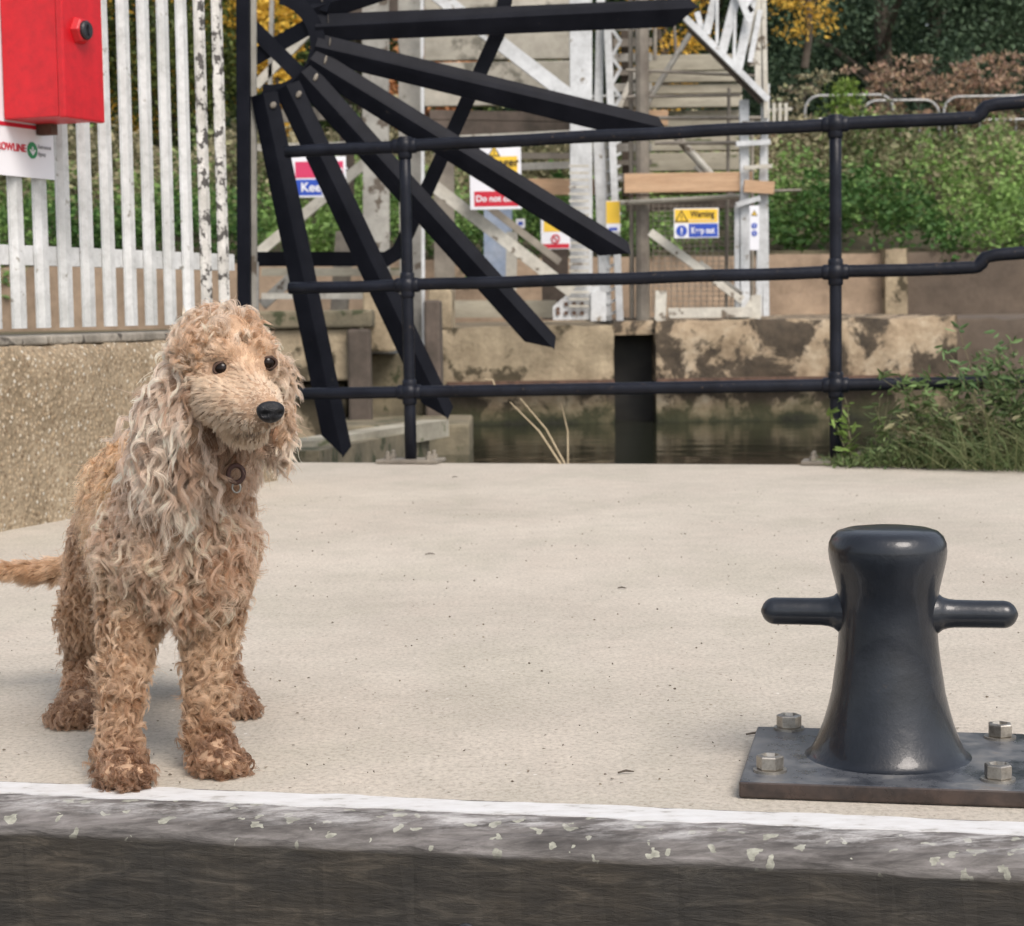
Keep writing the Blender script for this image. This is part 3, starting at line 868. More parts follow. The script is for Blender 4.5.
for k_, pb in enumerate((p1b, p2b, p2b + rd * gap)):
    post_h = heights[0][min(k_, 1)] + (0.05 if k_ == 2 else 0)
    rr = 0.0215
    m = MB()
    m.tube([pb + VZ * z for z in (0.0, 0.2, 0.4, 0.6, 0.8, 1.0, post_h)], [rr * 1.05, rr, rr, rr, rr, rr, rr], 14)
    m.build('post', M['black'], rail_, smooth=True)
    for ri in range(3):
        h = heights[ri][min(k_, 1)] + (0.046 if (k_ == 2 and ri < 2) else 0)
        c = pb + VZ * h
        m = MB(); m.ball(c, 0.036, 20, 14, (1, 1, 1.0))
        m.lathe([(0.0225, -0.047), (0.0265, -0.042), (0.0265, -0.03), (0.03, 0.0), (0.0265, 0.03)] + ([(0.0265, 0.042), (0.0225, 0.047)] if ri else [(0.02, 0.034)]), c, 18)
        for sg in (-1, 1):
            m.lathe([(0.0272, 0.0), (0.0272, 0.040), (0.0235, 0.046)], c, 18, (rd.cross(VZ) * sg, VZ, rd * sg))
        m.build('ball_joint', M['black'], rail_, smooth=True)
    m = MB(); c = pb + VZ * 0.009
    m.box(c, (0.235, 0.13, 0.014), (rd, rd.cross(VZ), VZ))
    bpz = m.build('base_plate', M['pole'], rail_, bevel=0.003)
    for sx in (-0.078, 0.08):
        for sy in (-0.035, 0.035):
            m = MB(); m.lathe([(0.013, 0), (0.013, 0.014), (0.007, 0.015), (0.007, 0.028), (0.005, 0.03)], pb + rd*sx + rd.cross(VZ)*sy + VZ*0.016, 6)
            m.build('bolt', M['pole'], bpz)

# ------------------------------------------------------------------ mooring bollard
be = Vector((0.979, -0.2, 0)).normalized(); bn = Vector((0.2, 0.979, 0)).normalized()
cor = G(741, 799)      # near left bottom corner
BC = cor + be * 0.1635 + bn * 0.152
boll = thing('mooring_bollard', 'black cast mooring bollard with a crossbar bolted to the quay', 'bollard', (BC.x, BC.y, 0))
def bp(a, b, z): return Vector((BC.x, BC.y, 0)) + be * a + bn * b + VZ * z
m = MB()
x0, x1, y0, y1 = -0.166, 0.168, -0.152, 0.138
m.prism([(x0, y0), (x1, y0), (x1, y1), (x0, y1)], bp(0, 0, 0.001), be, bn, VZ, 0.0195)
pl = m.build('base_plate', M['plate'], boll, bevel=0.0025)
prof = [(0.1045, 0.0195), (0.098, 0.0206), (0.093, 0.0245), (0.0885, 0.032), (0.083, 0.044), (0.077, 0.060), (0.0715, 0.079), (0.067, 0.098), (0.0645, 0.116), (0.0615, 0.136), (0.0592, 0.156), (0.0578, 0.176), (0.0575, 0.195), (0.0585, 0.211), (0.0615, 0.227), (0.0655, 0.243), (0.0688, 0.257), (0.0700, 0.268), (0.0690, 0.277), (0.0655, 0.2850), (0.0595, 0.2905), (0.050, 0.2935), (0.035, 0.2955), (0.018, 0.2962), (0.0005, 0.2965)]
m = MB(); m.lathe(prof, bp(0, 0, 0), 72, (be, bn, VZ))
# irregular casting
for v in m.v:
    d = v - bp(0, 0, 0); r = Vector((d.x, d.y, 0))
    if r.length > 1e-3:
        a = math.atan2(d.y, d.x); kk = 1 + 0.006 * math.sin(3 * a + d.z * 20) + 0.003 * math.sin(7 * a - d.z * 45)
        v.x = BC.x + r.x * kk; v.y = BC.y + r.y * kk
m.build('body', M['bollard'], boll, smooth=True)
m = MB()
R_ = 0.0163; xe = 0.150; zc = 0.193
pts = []; rs = []
pts.append(bp(-xe - 0.0005, 0, zc)); rs.append(0.002)
for a in range(1, 7):
    t = math.pi / 2 * a / 6
    pts.append(bp(-xe + R_ - R_ * math.cos(t), 0, zc)); rs.append(R_ * math.sin(t))
for xx, rr in ((-0.10, 1.0), (-0.078, 1.02), (-0.070, 1.08), (-0.064, 1.2), (-0.058, 1.5), (0, 1.5), (0.058, 1.5), (0.064, 1.2), (0.070, 1.08), (0.078, 1.02), (0.10, 1.0)):
    pts.append(bp(xx, 0, zc)); rs.append(R_ * rr)
for a in range(6, 0, -1):
    t = math.pi / 2 * a / 6
    pts.append(bp(xe - R_ + R_ * math.cos(t), 0, zc)); rs.append(R_ * math.sin(t))
pts.append(bp(xe + 0.0005, 0, zc)); rs.append(0.002)
m.tube(pts, rs, 26)
m.build('crossbar', M['bollard'], boll, smooth=True)
for (px, py) in ((770, 771), (789, 729), (998, 780), (1000, 738)):
    c = G(px, py, 0.0205)
    m = MB()
    m.lathe([(0.0195, 0), (0.0195, 0.0028), (0.010, 0.0029)], c, 28)
    wsh = m.build('washer', M['stainless'], boll, smooth=False)
    a0 = random.uniform(0, 1)
    X = VX * math.cos(a0) + VY * math.sin(a0)
    m = MB(); m.lathe([(0.0148, 0.003), (0.0158, 0.0042), (0.0158, 0.0172), (0.0146, 0.0186), (0.0105, 0.0192), (0.0090, 0.0150)], c, 6, (X, VZ.cross(X), VZ))
    m.build('bolt', M['stainless'], boll)
# ------------------------------------------------------------------ steel gate structure across the lock
def pbar(m, a, b, w, d, t=0.06, d2=None):
    """Bar between two picture points at distance d; w is its width in photo pixels."""
    p0, p1 = P(*a, d), P(*b, d2 or d)
    m.bar(p0, p1, w * d / F_PX, t)
def sbar(name, parent, a, b, w, d, mat, t=0.06, d2=None, bev=0):
    m = MB(); pbar(m, a, b, w, d, t, d2); return m.build(name, M[mat], parent, bevel=bev)
def ibeam(name, parent, a, b, w, d, mat):
    m = MB(); p0, p1 = P(*a, d), P(*b, d); W = w * d / F_PX; D_ = W * 0.9; t = 0.014
    dd = (p1 - p0).normalized(); x = dd.cross(FY).normalized()
    prof = [(-W/2, -D_/2), (W/2, -D_/2), (W/2, -D_/2 + t), (t/2, -D_/2 + t), (t/2, D_/2 - t), (W/2, D_/2 - t), (W/2, D_/2), (-W/2, D_/2), (-W/2, D_/2 - t), (-t/2, D_/2 - t), (-t/2, -D_/2 + t), (-W/2, -D_/2 + t)]
    m.sweep([(p0, x, FY), (p1, x, FY)], prof)
    return m.build(name, M[mat], parent)

# left-hand frame of grey columns with raking braces
fr = thing('steel_frame', 'tall grey steel frame with raking braces behind the black fan', 'steel frame', (P(395, 320, 15.4).x, 15.4, 0.3))
ibeam('column', fr, (377, 358), (375, -160), 25, 15.2, 'grey_steel')
ibeam('column', fr, (412, 420), (409, -160), 22, 15.6, 'grey_steel')
sbar('edge_strip', fr, (423.5, 350), (421.5, -160), 3.2, 15.4, 'white_steel', 0.02)
sbar('brace', fr, (256, 86), (318, 22), 9, 15.9, 'cream_steel')
sbar('brace', fr, (248, 262), (365, 163), 10, 15.9, 'cream_steel')
sbar('brace', fr, (428, -12), (610, 128), 14, 16.1, 'white_steel')
sbar('brace', fr, (434, 186), (572, 292), 12, 16.1, 'cream_steel')
sbar('brace', fr, (480, 200), (560, 262), 7, 16.5, 'pole')
sbar('tie', fr, (245, 52), (275, 50), 5, 15.9, 'grey_steel')
sbar('tie', fr, (272, 0), (270, 95), 4, 15.9, 'grey_steel')
sbar('tie', fr, (320, -60), (322, 120), 5, 16.2, 'pole')
sbar('cross_beam', fr, (250, 118), (352, 112), 13, 16.4, 'pole')
sbar('cross_beam', fr, (250, 148), (360, 145), 7, 16.4, 'cream_steel')
sbar('cross_beam', fr, (338, 4), (420, 4), 22, 16.6, 'dark_timber')
sbar('cross_beam', fr, (262, 272), (420, 272), 8, 16.4, 'grey_board')
sbar('brace', fr, (262, 305), (300, 270), 11, 16.4, 'grey_steel')
ibeam('column', fr, (338, 330), (345, 232), 17, 16.6, 'pole')
ibeam('column', fr, (347, 250), (347, 130), 14, 16.8, 'dark_timber')
sbar('cross_beam', fr, (262, 296), (384, 296), 6, 16.0, 'cream_steel')

# plank-clad wall panels behind
def planks(name, label, px0, px1, rows, d, mat, cat='wall', joints=2):
    root = thing(name, label, cat, (P((px0+px1)/2, rows[-1][1], d).x, d, P(500, rows[-1][1], d).z))
    for (ya, yb) in rows:
        m = MB(); x0, x1 = P(px0, (ya+yb)/2, d).x, P(px1, (ya+yb)/2, d).x
        z1, z0 = P(600, ya, d).z, P(600, yb, d).z
        m.box(((x0+x1)/2, d + random.uniform(0, .04), (z0+z1)/2), (x1-x0, 0.08, z1-z0))
        m.build('board', M[mat], root, bevel=0.008)
    return root
planks('panel_wall', 'pale stained panel wall high behind the pointed fan blades', 424, 572, [(-90, -34), (-32, 8), (9.5, 58), (60.5, 104)], 19.2, 'pale_panel')
planks('board_wall', 'stack of grey weathered boards between scaffold pole and lattice tower', 646, 742, [(56, 72), (73.5, 84), (85.5, 95), (97, 109)], 19.0, 'grey_board')
planks('low_board_wall', 'mossy brown boards above the tan timber plank', 646, 748, [(112, 128), (134, 152), (154, 172)], 19.1, 'grey_board')
m = MB(); pbar(m, (430, 115), (600, 118), 9, 18.9, 0.1); pbar(m, (430, 128), (600, 131), 15, 18.9, 0.1)
o = m.build('dark_beam', M['dark_timber']); tag(o, 'dark brown timber beam under the pale panel wall', 'beam')
o = sbar('handrail', None, (460, 138), (588, 132), 5, 18.5, 'cream_steel'); tag(o, 'thin pale handrail just above the upper dark railing tube', 'handrail')
o = sbar('walkway_beam', None, (500, 156), (600, 156), 6, 18.6, 'pole'); tag(o, 'thin brown walkway beam behind the yellow and red sign', 'beam')
o = sbar('walkway_beam', None, (515, 167), (572, 165), 7, 18.4, 'grey_steel'); tag(o, 'grey walkway beam just above the tan plank left of white column', 'beam')

# white column group in the middle
cg = thing('gate_column', 'tall white steel gate column with bolted foot plate in the middle', 'column', (P(582, 318, 17.2).x, 17.2, 0.42))
ibeam('upright', cg, (580, 320), (579, -160), 19, 17.2, 'white_steel')
ibeam('flange', cg, (590, 318), (589, -160), 5, 17.15, 'white_steel')
ibeam('upright', cg, (606, 320), (597, 100), 11, 17.5, 'white_steel')
sbar('upright', cg, (598, 130), (604, -160), 8, 17.5, 'white_steel')
m = MB(); m.prism([(0, 0), (0.42, 0), (0.42, .30), (.22, .30), (0, .12)], P(553, 320, 17.05), VX, VZ, VY, 0.05); gs = m.build('gusset_plate', M['white_steel'], cg)
for px in (558, 566, 574, 582):
    for py in (313, 304 if px > 560 else 309):
        m = MB(); m.lathe([(0.02, 0), (0.02, 0.02)], P(px, py, 17.05), 8, (VX, VZ, -VY))
        m.build('bolt', M['rust'], gs)
sbar('foot_block', cg, (598, 321), (598, 292), 15, 17.1, 'white_steel', 0.2)
m = MB()
for py in range(166, 310, 7): pbar(m, (569, py), (589, py), 2.2, 17.0, 0.02)
m.build('ladder_rungs', M['cream_steel'], cg)

cg2 = thing('lattice_column', 'slimmer pale lattice column right of the white gate column', 'column', (P(616, 318, 17.4).x, 17.4, 0.42))
ibeam('upright', cg2, (620, 322), (607, 20), 7, 17.4, 'white_steel')
ibeam('upright', cg2, (607, 320), (606, 135), 6, 17.5, 'cream_steel')
m = MB()
for i in range(16):
    pbar(m, (607, 316 - i*12), (621, 309 - i*12), 2.6, 17.45, 0.02)
m.build('lacing', M['white_steel'], cg2)
m = MB()
for i in range(9): pbar(m, (612 + (i % 2)*9, 140 - i*14), (620 - (i % 2)*9, 126 - i*14), 3.2, 17.5, 0.02)
m.build('lacing', M['white_steel'], cg2)

# scaffolding
sc_ = thing('scaffolding', 'brown scaffold poles and ledgers between the white columns', 'scaffolding', (P(642, 318, 17.3).x, 17.3, 0.42))
def spole(a, b, w, d, mat='pole', name='pole'):
    m = MB(); m.tube([P(*a, d), P(*b, d)], w * d / F_PX / 2, 10); return m.build(name, M[mat], sc_, smooth=False)
spole((643, 322), (641, -160), 14, 17.3); spole((632, 318), (630, -160), 5, 17.4)
spole((626, 70), (760, 76), 3, 17.3); spole((626, 97), (740, 95), 3, 17.3); spole((726, 320), (729, 88), 3.5, 17.5)
spole((620, 203), (748, 196), 5, 17.2, 'cream_steel'); spole((650, 118), (768, 118), 4, 17.35)
spole((655, 143), (770, 143), 4, 17.3); spole((752, 330), (752, 120), 4, 17.6); spole((732, 192), (801, 190), 2.5, 17.1)
spole((636, 120), (690, 34), 6, 18.0, 'grey_steel'); spole((672, 132), (712, 176), 8, 18.0, 'cream_steel')
spole((655, -20), (655, 60), 4, 18.2); spole((672, -20), (676, 58), 3, 18.2)
m = MB(); pbar(m, (696, 165), (735, 195), 8, 18.4, 0.05)
m.build('brace', M['grey_steel'], sc_)
sbar('rust_joint', sc_, (626, 196), (748, 191), 1.5, 17.1, 'rust', 0.05)

m = MB(); pbar(m, (624, 183.5), (752, 181.5), 19, 17.0, 0.05)
o = m.build('scaffold_plank', M['tan_board'], bevel=0.005); tag(o, 'long clean tan timber plank above the yellow and blue sign', 'plank', 'tan planks on the scaffolding')
m = MB(); pbar(m, (512, 187), (600, 187), 16, 17.6, 0.05)
o = m.build('scaffold_plank', M['tan_board'], bevel=0.005); tag(o, 'short tan timber plank left of the white gate column', 'plank', 'tan planks on the scaffolding')
m = MB(); pbar(m, (620, 118), (668, 118), 15, 18.2, 0.05)
o = m.build('scaffold_plank', M['tan_board'], bevel=0.005); tag(o, 'short faded timber plank just over the dark upper railing tube', 'plank', 'tan planks on the scaffolding')
m = MB(); pbar(m, (626, 206), (745, 203), 10, 17.9, 0.1)
o = m.build('dark_beam', M['dark_timber']); tag(o, 'dark timber beam under the long tan plank', 'beam')

# right-hand lattice tower
tw = thing('lattice_tower', 'white lattice steel tower tapering upward beside the green bank', 'tower', (P(750, 318, 17.0).x, 17.0, 0.42))
U = [((745, 318), (744, 100), 9), ((758, 316), (766, 84), 7), ((766, 316), (762, -120), 6), ((737, 318), (737, 205), 5)]
for a, b, w in U: ibeam('upright', tw, a, b, w, 17.0, 'white_steel')
for a, b, w in (((752, 66), (752, -120), 8), ((758, 100), (757, -110), 6), ((766, 118), (762, -60), 4.5)):
    sbar('upright', tw, a, b, w, 16.95, 'cream_steel', 0.05)
sbar('chord', tw, (685, 18), (768, 100), 6, 16.8, 'white_steel', 0.07)
sbar('chord_web', tw, (689, 27), (762, 102), 5, 16.9, 'dark_timber', 0.12)
for a, b, w in (((697, 12), (703, 34), 5.5), ((706, 34), (718, -14), 8), ((722, 52), (738, -10), 9), ((717, 0), (717, 44), 3), ((734, 62), (735, 10), 3), ((738, 68), (752, 0), 9), ((738, -8), (752, 12), 5), ((728, -30), (750, 22), 6), ((750, 62), (760, 10), 5), ((744, 8), (762, -20), 5)):
    sbar('lacing', tw, a, b, w, 16.80 + a[0] % 13 * .009, 'white_steel', 0.03)
m = MB(); m.prism([(-.13, 0), (.08, 0), (.08, .22), (.0, .22)], P(752, 320, 16.95), VX, VZ, VY, 0.04); m.build('gusset_plate', M['cream_steel'], tw)
m = MB(); m.prism([(-.18, -.1), (.06, -.1), (.06, .1), (-.0, .1)], P(748, 308, 16.98), VX, VZ, VY, 0.03); m.build('gusset_plate', M['cream_steel'], tw)
for (a, b, w, mt) in (((650, 232), (742, 300), 8, 'cream_steel'), ((700, 262), (742, 294), 3.5, 'grey_steel'), ((668, 313), (752, 312), 10, 'cream_steel'), ((660, 322), (661, 291), 11, 'cream_steel'), ((736, 144), (770, 142), 5, 'white_steel'), ((742, 125), (772, 125), 7, 'grey_steel'), ((744, 186), (774, 188), 12, 'tan_board'), ((744, 168), (772, 166), 4, 'cream_steel'), ((736, 205), (760, 198), 5, 'white_steel')):
    sbar('tie', tw, a, b, w, 16.9, mt, 0.05)
# machinery cage filling the space between column and scaffold pole
kg = thing('gear_cage', 'grey gear housing with dark slats between the lattice column and scaffold pole', 'housing', (P(625, 200, 18.6).x, 18.6, 1.4))
for i in range(11):
    sbar('slat', kg, (608, 28 + i*15), (652, 27 + i*15), 8 if i % 3 else 5, 18.6 + (i % 2) * .05, 'pole' if i % 2 else 'grey_steel', 0.04)
sbar('side_plate', kg, (612, 196), (610, 10), 5, 18.5, 'dark_timber', 0.3)
sbar('side_plate', kg, (627, 196), (625, 10), 9, 18.75, 'dark_timber', 0.04)
sbar('strut', kg, (600, 150), (640, 60), 5, 18.4, 'cream_steel', 0.04)
# mesh guard panels (wires)
m = MB()
for py in range(206, 312, 5): pbar(m, (652, py), (742, py), 0.8, 17.35, 0.008)
for px in range(653, 742, 6): pbar(m, (px, 204), (px, 312), 0.8, 17.36, 0.008)
o = m.build('mesh_guard', M['pole']); tag(o, 'fine wire mesh guard behind the yellow and blue warning sign', 'mesh panel')

# further timber and block pieces seen between the blades
o = sbar('blue_panel', None, (498, 290), (498, 205), 28, 18.8, 'signgrey', 0.04); 
o.data.materials[0] = surf('pale_blue_panel', (0.28, 0.36, 0.50), (0.42, 0.48, 0.58), 5, 0.6, 0, 10)
tag(o, 'pale blue upright panel below the red and yellow sign', 'panel')
o = sbar('white_box', None, (511, 290), (512, 232), 11, 18.0, 'cream_steel', 0.1); tag(o, 'narrow cream upright beside the pale blue panel', 'upright')
o = sbar('dark_column', None, (445, 320), (444, 150), 20, 18.6, 'pole', 0.1); tag(o, 'brownish square column left of the pale blue panel', 'column')
o = sbar('dark_column', None, (555, 320), (555, 205), 26, 19.2, 'dark_timber', 0.1); tag(o, 'dark square column behind the small orange and white sign', 'column')
o = sbar('base_beam', None, (450, 309), (556, 309), 17, 17.8, 'grey_board', 0.3); tag(o, 'weathered base beam on the lock wall left of the bolted foot plate', 'beam')

# ------------------------------------------------------------------ signs
def sign(name, label, x0, y0, x1, y1, d, mat='signwhite', group='safety signs on the gate steelwork'):
    c = P((x0+x1)/2, (y0+y1)/2, d); w, h = (x1-x0)*d/F_PX, (y1-y0)*d/F_PX
    r = thing(name, label, 'sign', (c.x, d, c.z - h/2))
    m = MB(); m.box((c.x, d, c.z), (w, 0.012, h)); m.build('panel', M[mat], r, bevel=0.003)
    def L(u, v, dz=0.008): return Vector((c.x - w/2 + u*w, d - dz, c.z + h/2 - v*h))
    def rect(nm, u0, v0, u1, v1, mt, dz=0.007):
        m = MB(); a, b = L(u0, v0), L(u1, v1); m.box(((a.x+b.x)/2, d - dz, (a.z+b.z)/2), (b.x-a.x, 0.002, a.z-b.z)); return m.build(nm, M[mt], r)
    def tri(u, v, s, mt, inner='signblack'):
        c0 = L(u, v); m = MB(); m.prism([(-s*.58, -s*.5), (s*.58, -s*.5), (0, s*.5)], c0 + VY*0.0, VX, VZ, -VY, 0.002); m.build('warning_triangle', M[inner], r)
        m = MB(); m.prism([(-s*.42, -s*.41), (s*.42, -s*.41), (0, s*.32)], c0 - VY*0.0025, VX, VZ, -VY, 0.001); m.build('triangle_field', M[mt], r)
        m = MB(); m.box(c0 + Vector((0, -0.0045, -s*.06)), (s*.09, 0.001, s*.30)); m.box(c0 + Vector((0, -0.0045, -s*.30)), (s*.09, 0.001, s*.08)); m.build('exclamation_mark', M[inner], r)
    def disc(u, v, s, mt, mark='signwhite'):
        c0 = L(u, v); m = MB(); m.lathe([(s, 0), (s, 0.002)], c0, 24, (VX, VZ, -VY)); m.build('mandatory_disc', M[mt], r)
        m = MB(); m.box(c0 + Vector((0, -0.0035, s*.15)), (s*.26, 0.001, s*.85)); m.box(c0 + Vector((0, -0.0035, -s*.55)), (s*.26, 0.001, s*.24)); m.build('exclamation_mark', M[mark], r)
    def txt(s_, u, v, hgt, mt, align='LEFT', xs=1.0):
        text_obj('lettering', s_, hgt, M[mt], r, L(u, v, 0.0105), VX, VZ, -VY, align, 0.002, xs)
    return r, rect, tri, disc, txt

r, rect, tri, disc, txt = sign('warning_sign', 'yellow and blue warning keep out sign on the mesh under the long plank', 674, 208.5, 718.5, 238, 16.7, 'signwhite')
rect('yellow_field', .02, .03, .98, .48, 'signyellow'); rect('blue_field', .33, .52, .98, .96, 'signblue'); rect('white_rule', .33, .39, .93, .405, 'signwhite', 0.0085)
tri(.17, .25, .105, 'signyellow'); disc(.17, .75, .048, 'signblue'); txt('Warning', .37, .20, .080, 'signblack', xs=.74); txt('Keep out', .38, .75, .075, 'signwhite', xs=.72)

r, rect, tri, disc, txt = sign('danger_sign', 'white sign with yellow danger field and red do not climb band', 470, 147, 521, 209, 15.9)
rect('yellow_field', .09, .16, .93, .46, 'signyellow'); rect('red_field', .08, .71, .94, .95, 'signred')
tri(.48, .07, .09, 'signyellow'); txt('Danger', .26, .26, .10, 'signblack'); txt('Do not climb', .11, .83, .072, 'signwhite', xs=.98)

r, rect, tri, disc, txt = sign('keep_out_sign', 'small magenta and blue keep out sign seen between the two lowest blades', 292, 157, 346, 197, 15.0)
rect('red_field', .07, .12, .95, .52, 'signpink'); rect('blue_field', .07, .56, .95, .95, 'signblue')
txt('Danger', .40, .33, .09, 'signwhite'); txt('Keep out', .16, .76, .10, 'signwhite')

r, rect, tri, disc, txt = sign('notice_sign', 'orange and white notice with red foot left of the white gate column', 541, 218, 570, 249, 16.8)
rect('orange_field', .10, .12, .90, .44, 'signyellow'); rect('red_foot', .04, .83, .96, .97, 'signred')
m = MB(); 
c0 = P(555.5, 239, 16.79)
ring = [c0 + Vector((math.cos(a)*.035, 0, math.sin(a)*.035)) for a in [2*math.pi*i/20 for i in range(21)]]
m.tube(ring, 0.006, 6); m.bar(c0 + Vector((-.028, -.002, .028)), c0 + Vector((.028, -.002, -.028)), 0.01, 0.004); m.build('prohibition_ring', M['signred'], r)

r, rect, tri, disc, txt = sign('tag_sign', 'small amber and white tag on the pale lattice column', 606, 201, 620, 232, 17.2)
rect('amber_field', .02, .02, .98, .72, 'tan_board')
for o in r.children:
    if o.name.startswith('amber'): o.data.materials[0] = M['signyellow']
rect('blue_mark', .2, .85, .8, .95, 'signblue')

r, rect, tri, disc, txt = sign('tower_sign', 'narrow white upright sign with small yellow triangle on the lattice tower', 749.5, 206, 759, 250, 16.75)
tri(.5, .16, .05, 'signyellow'); disc(.5, .45, .025, 'signblue'); disc(.5, .62, .025, 'signblue')

r, rect, tri, disc, txt = sign('small_plate', 'tiny white plate with blue mark right of the pale blue panel', 516, 219, 525, 228, 18.3)
rect('blue_mark', .25, .3, .75, .7, 'signblue')

# ------------------------------------------------------------------ pedestrian barriers on the bank top
def barrier(px0, px1, ytop, d, label):
    a, b = P(px0, ytop, d), P(px1, ytop, d)
    z0 = bank_z((a.x+b.x)/2, d) - 0.05
    r = thing('crowd_barrier', label, 'barrier', ((a.x+b.x)/2, d, z0), 'steel barriers on top of the bank')
    zt = a.z; R0 = 0.22; x0, x1 = a.x, b.x
    pts = [Vector((x0, d, z0))] + [Vector((x0 + R0 - R0*math.cos(t), d, zt - R0 + R0*math.sin(t))) for t in [math.pi/2*i/6 for i in range(7)]] + [Vector((x1 - R0 + R0*math.sin(t), d, zt - R0 + R0*math.cos(t))) for t in [math.pi/2*i/6 for i in range(7)]] + [Vector((x1, d, z0))]
    m = MB(); m.tube(pts, 0.021, 8); m.build('hoop', M['galv'], r, smooth=True)
    m = MB(); m.tube([Vector((x0, d, zt - .35)), Vector((x1, d, zt - .35))], 0.018, 6); m.tube([Vector((x0, d, zt - 0.95)), Vector((x1, d, zt - .95))], 0.018, 6)
    m.build('cross_tube', M['galv'], r)
    for i in range(1, 8):
        x = x0 + (x1 - x0) * i / 8
        m = MB(); m.tube([Vector((x, d, zt - .95)), Vector((x, d, zt - .35))], 0.01, 5); m.build('bar', M['galv'], r)
barrier(805, 893, 96, 29.0, 'leftmost steel barrier half hidden by weeds on the bank')
barrier(862, 939, 101, 28.6, 'steel barrier in the middle of the three on the bank')
barrier(944, 1040, 97, 28.8, 'rightmost steel barrier on top of the bank')
barrier(560, 650, 97, 29.0, 'steel barrier behind the boards of the lock structure')

# small picket fence bit right of the tower
pf = thing('bank_picket_fence', 'short pale picket fence on the bank beside the lattice tower', 'fence', (P(778, 115, 27).x, 27, 2.6))
m = MB(); pbar(m, (766, 110), (792, 109), 3, 27, .04); m.build('rail', M['cream_steel'], pf)
for px in (768, 774, 780, 786):
    m = MB(); pbar(m, (px, 103), (px, 125), 3, 26.95, .03); m.build('picket', M['cream_steel'], pf)

# ------------------------------------------------------------------ vegetation on the bank
def mixcol(a, b, t): return np.array(a)[None, :] * (1 - t[:, None]) + np.array(b)[None, :] * t[:, None]
n = 230000
x = rng.uniform(-13, 12.5, n)
y = 22.45 + 8.6 * rng.random(n) ** 1.15
zb_ = np.array([bank_z(a, b) for a, b in zip(x, y)])
v = (y - 22.45) / 8.6
pp = np.stack([x, y, zb_], 1)
bmp = 0.45 + 0.8 * wav(pp, 1.9, 1.0) + 0.45 * wav(pp, 6.0, 2.0)
h = (1 - .5 * np.clip(v * 3 - 1.6, 0, 1)) * (0.08 + 0.95 * np.clip(bmp, 0, 1.3)) * (0.5 + 0.5 * np.minimum(1, v * 5 + .35))
hz = rng.random(n) ** 0.45 * h
spill = (v < .07) * np.clip(.2 + wav(pp, 1.3, 8), 0, 1) * rng.random(n) * .55
pos = np.stack([x, y - (v < .07) * .35 * (spill > .02), zb_ + hz - 0.05 - spill], 1)
t1 = np.clip(0.45 + 0.9 * wav(pos, 0.9, 4) + .3 * (hz / (h + .01) - .6) + 0.3 * rng.normal(size=n), 0, 1)  # light on the upper leaves is put into their tint
green = mixcol((0.06, 0.14, 0.035), (0.27, 0.42, 0.12), t1)
olive = mixcol((0.12, 0.12, 0.055), (0.42, 0.37, 0.23), t1)
brown = mixcol((0.13, 0.08, 0.045), (0.32, 0.21, 0.14), t1)
vv = v + 0.18 * wav(pos, 0.8, 9) + 0.10 * rng.normal(size=n)
to = np.clip((vv + 0.22 * wav(pos, 0.55, 6) - 0.22) / 0.16, 0, 1); tb = np.clip((vv - 0.72) / 0.12, 0, 1) * (x > 3.0) * 0.9
col = green * (1 - to[:, None]) + olive * to[:, None]
col = col * (1 - tb[:, None]) + brown * tb[:, None]
col *= rng.uniform(0.6, 1.25, (n, 1))
ndir = rng.normal(size=(n, 3)) * np.array([1, .8, .6]) + np.array([0, -0.7, 0.15])
sz = rng.uniform(0.04, 0.10, n) * np.where(rng.random(n) < .1, 1.5, 1)
o = leaf_mesh('undergrowth', pos, ndir, sz, 0.55, col)
tag(o, 'nettles, brambles and dried stalks covering the bank', kind='stuff')

# taller plants one can tell apart on the bank
def tall_plant(px, py_top, d, label, tint, n_, spread, name='bank_plant', umbel=False):
    top = P(px, py_top, d); z0 = bank_z(top.x, d)
    r = thing(name, label, 'plant', (top.x, d, z0 - 0.05), 'tall plants on the bank')
    m = MB(); pts = [Vector((top.x + 0.04*math.sin(i), d, z0 - .05 + (top.z - z0 + .05) * i / 6)) for i in range(7)]
    m.tube(pts, [0.018 - 0.002*i for i in range(7)], 5)
    tips = []
    if umbel:
        for k in range(11):
            a = random.uniform(0, 6.28); b = pts[random.randint(2, 6)]
            e = b + Vector((math.cos(a) * spread * random.uniform(.4, 1), math.sin(a) * spread * .7, random.uniform(.05, .3)))
            m.tube([b, (b + e)/2 + VZ*.02, e], 0.006, 4); tips.append(e)
    m.build('stem', M['bark'], r)
    if umbel:
        c = np.array([tuple(tips[i % len(tips)]) for i in range(n_)])
        pos = c + rng.normal(size=(n_, 3)) * np.array([.075, .07, .02])
    else:
        t = rng.random(n_); pos = np.stack([top.x + rng.normal(size=n_) * spread * (1.05 - .6 * t), d + rng.normal(size=n_) * spread * .7, z0 + (top.z - z0) * t ** .8], 1)
    cc = np.array(tint)[None] * rng.uniform(.55, 1.4, (n_, 1)) * rng.uniform(.9, 1.1, (n_, 3))
    leaf_mesh('foliage', pos, rng.normal(size=(n_, 3)) + np.array([0, 0, .3]), rng.uniform(.04, .1, n_), .5, cc, r)
tall_plant(846, 82, 27.5, 'tall bright green weed standing in front of the leftmost barrier', (0.17, 0.26, 0.05), 900, .22)
hx = [(790, 92), (806, 88), (868, 84), (893, 80), (905, 82), (920, 86), (938, 78), (955, 82), (966, 76), (985, 72), (1003, 76), (1016, 70), (880, 96), (948, 92), (978, 92), (1010, 92)]
w_ = ['beside the tower', 'behind the first barrier', 'over the middle barrier', 'near the barrier gap', 'at the far right', 'against the dark trees']
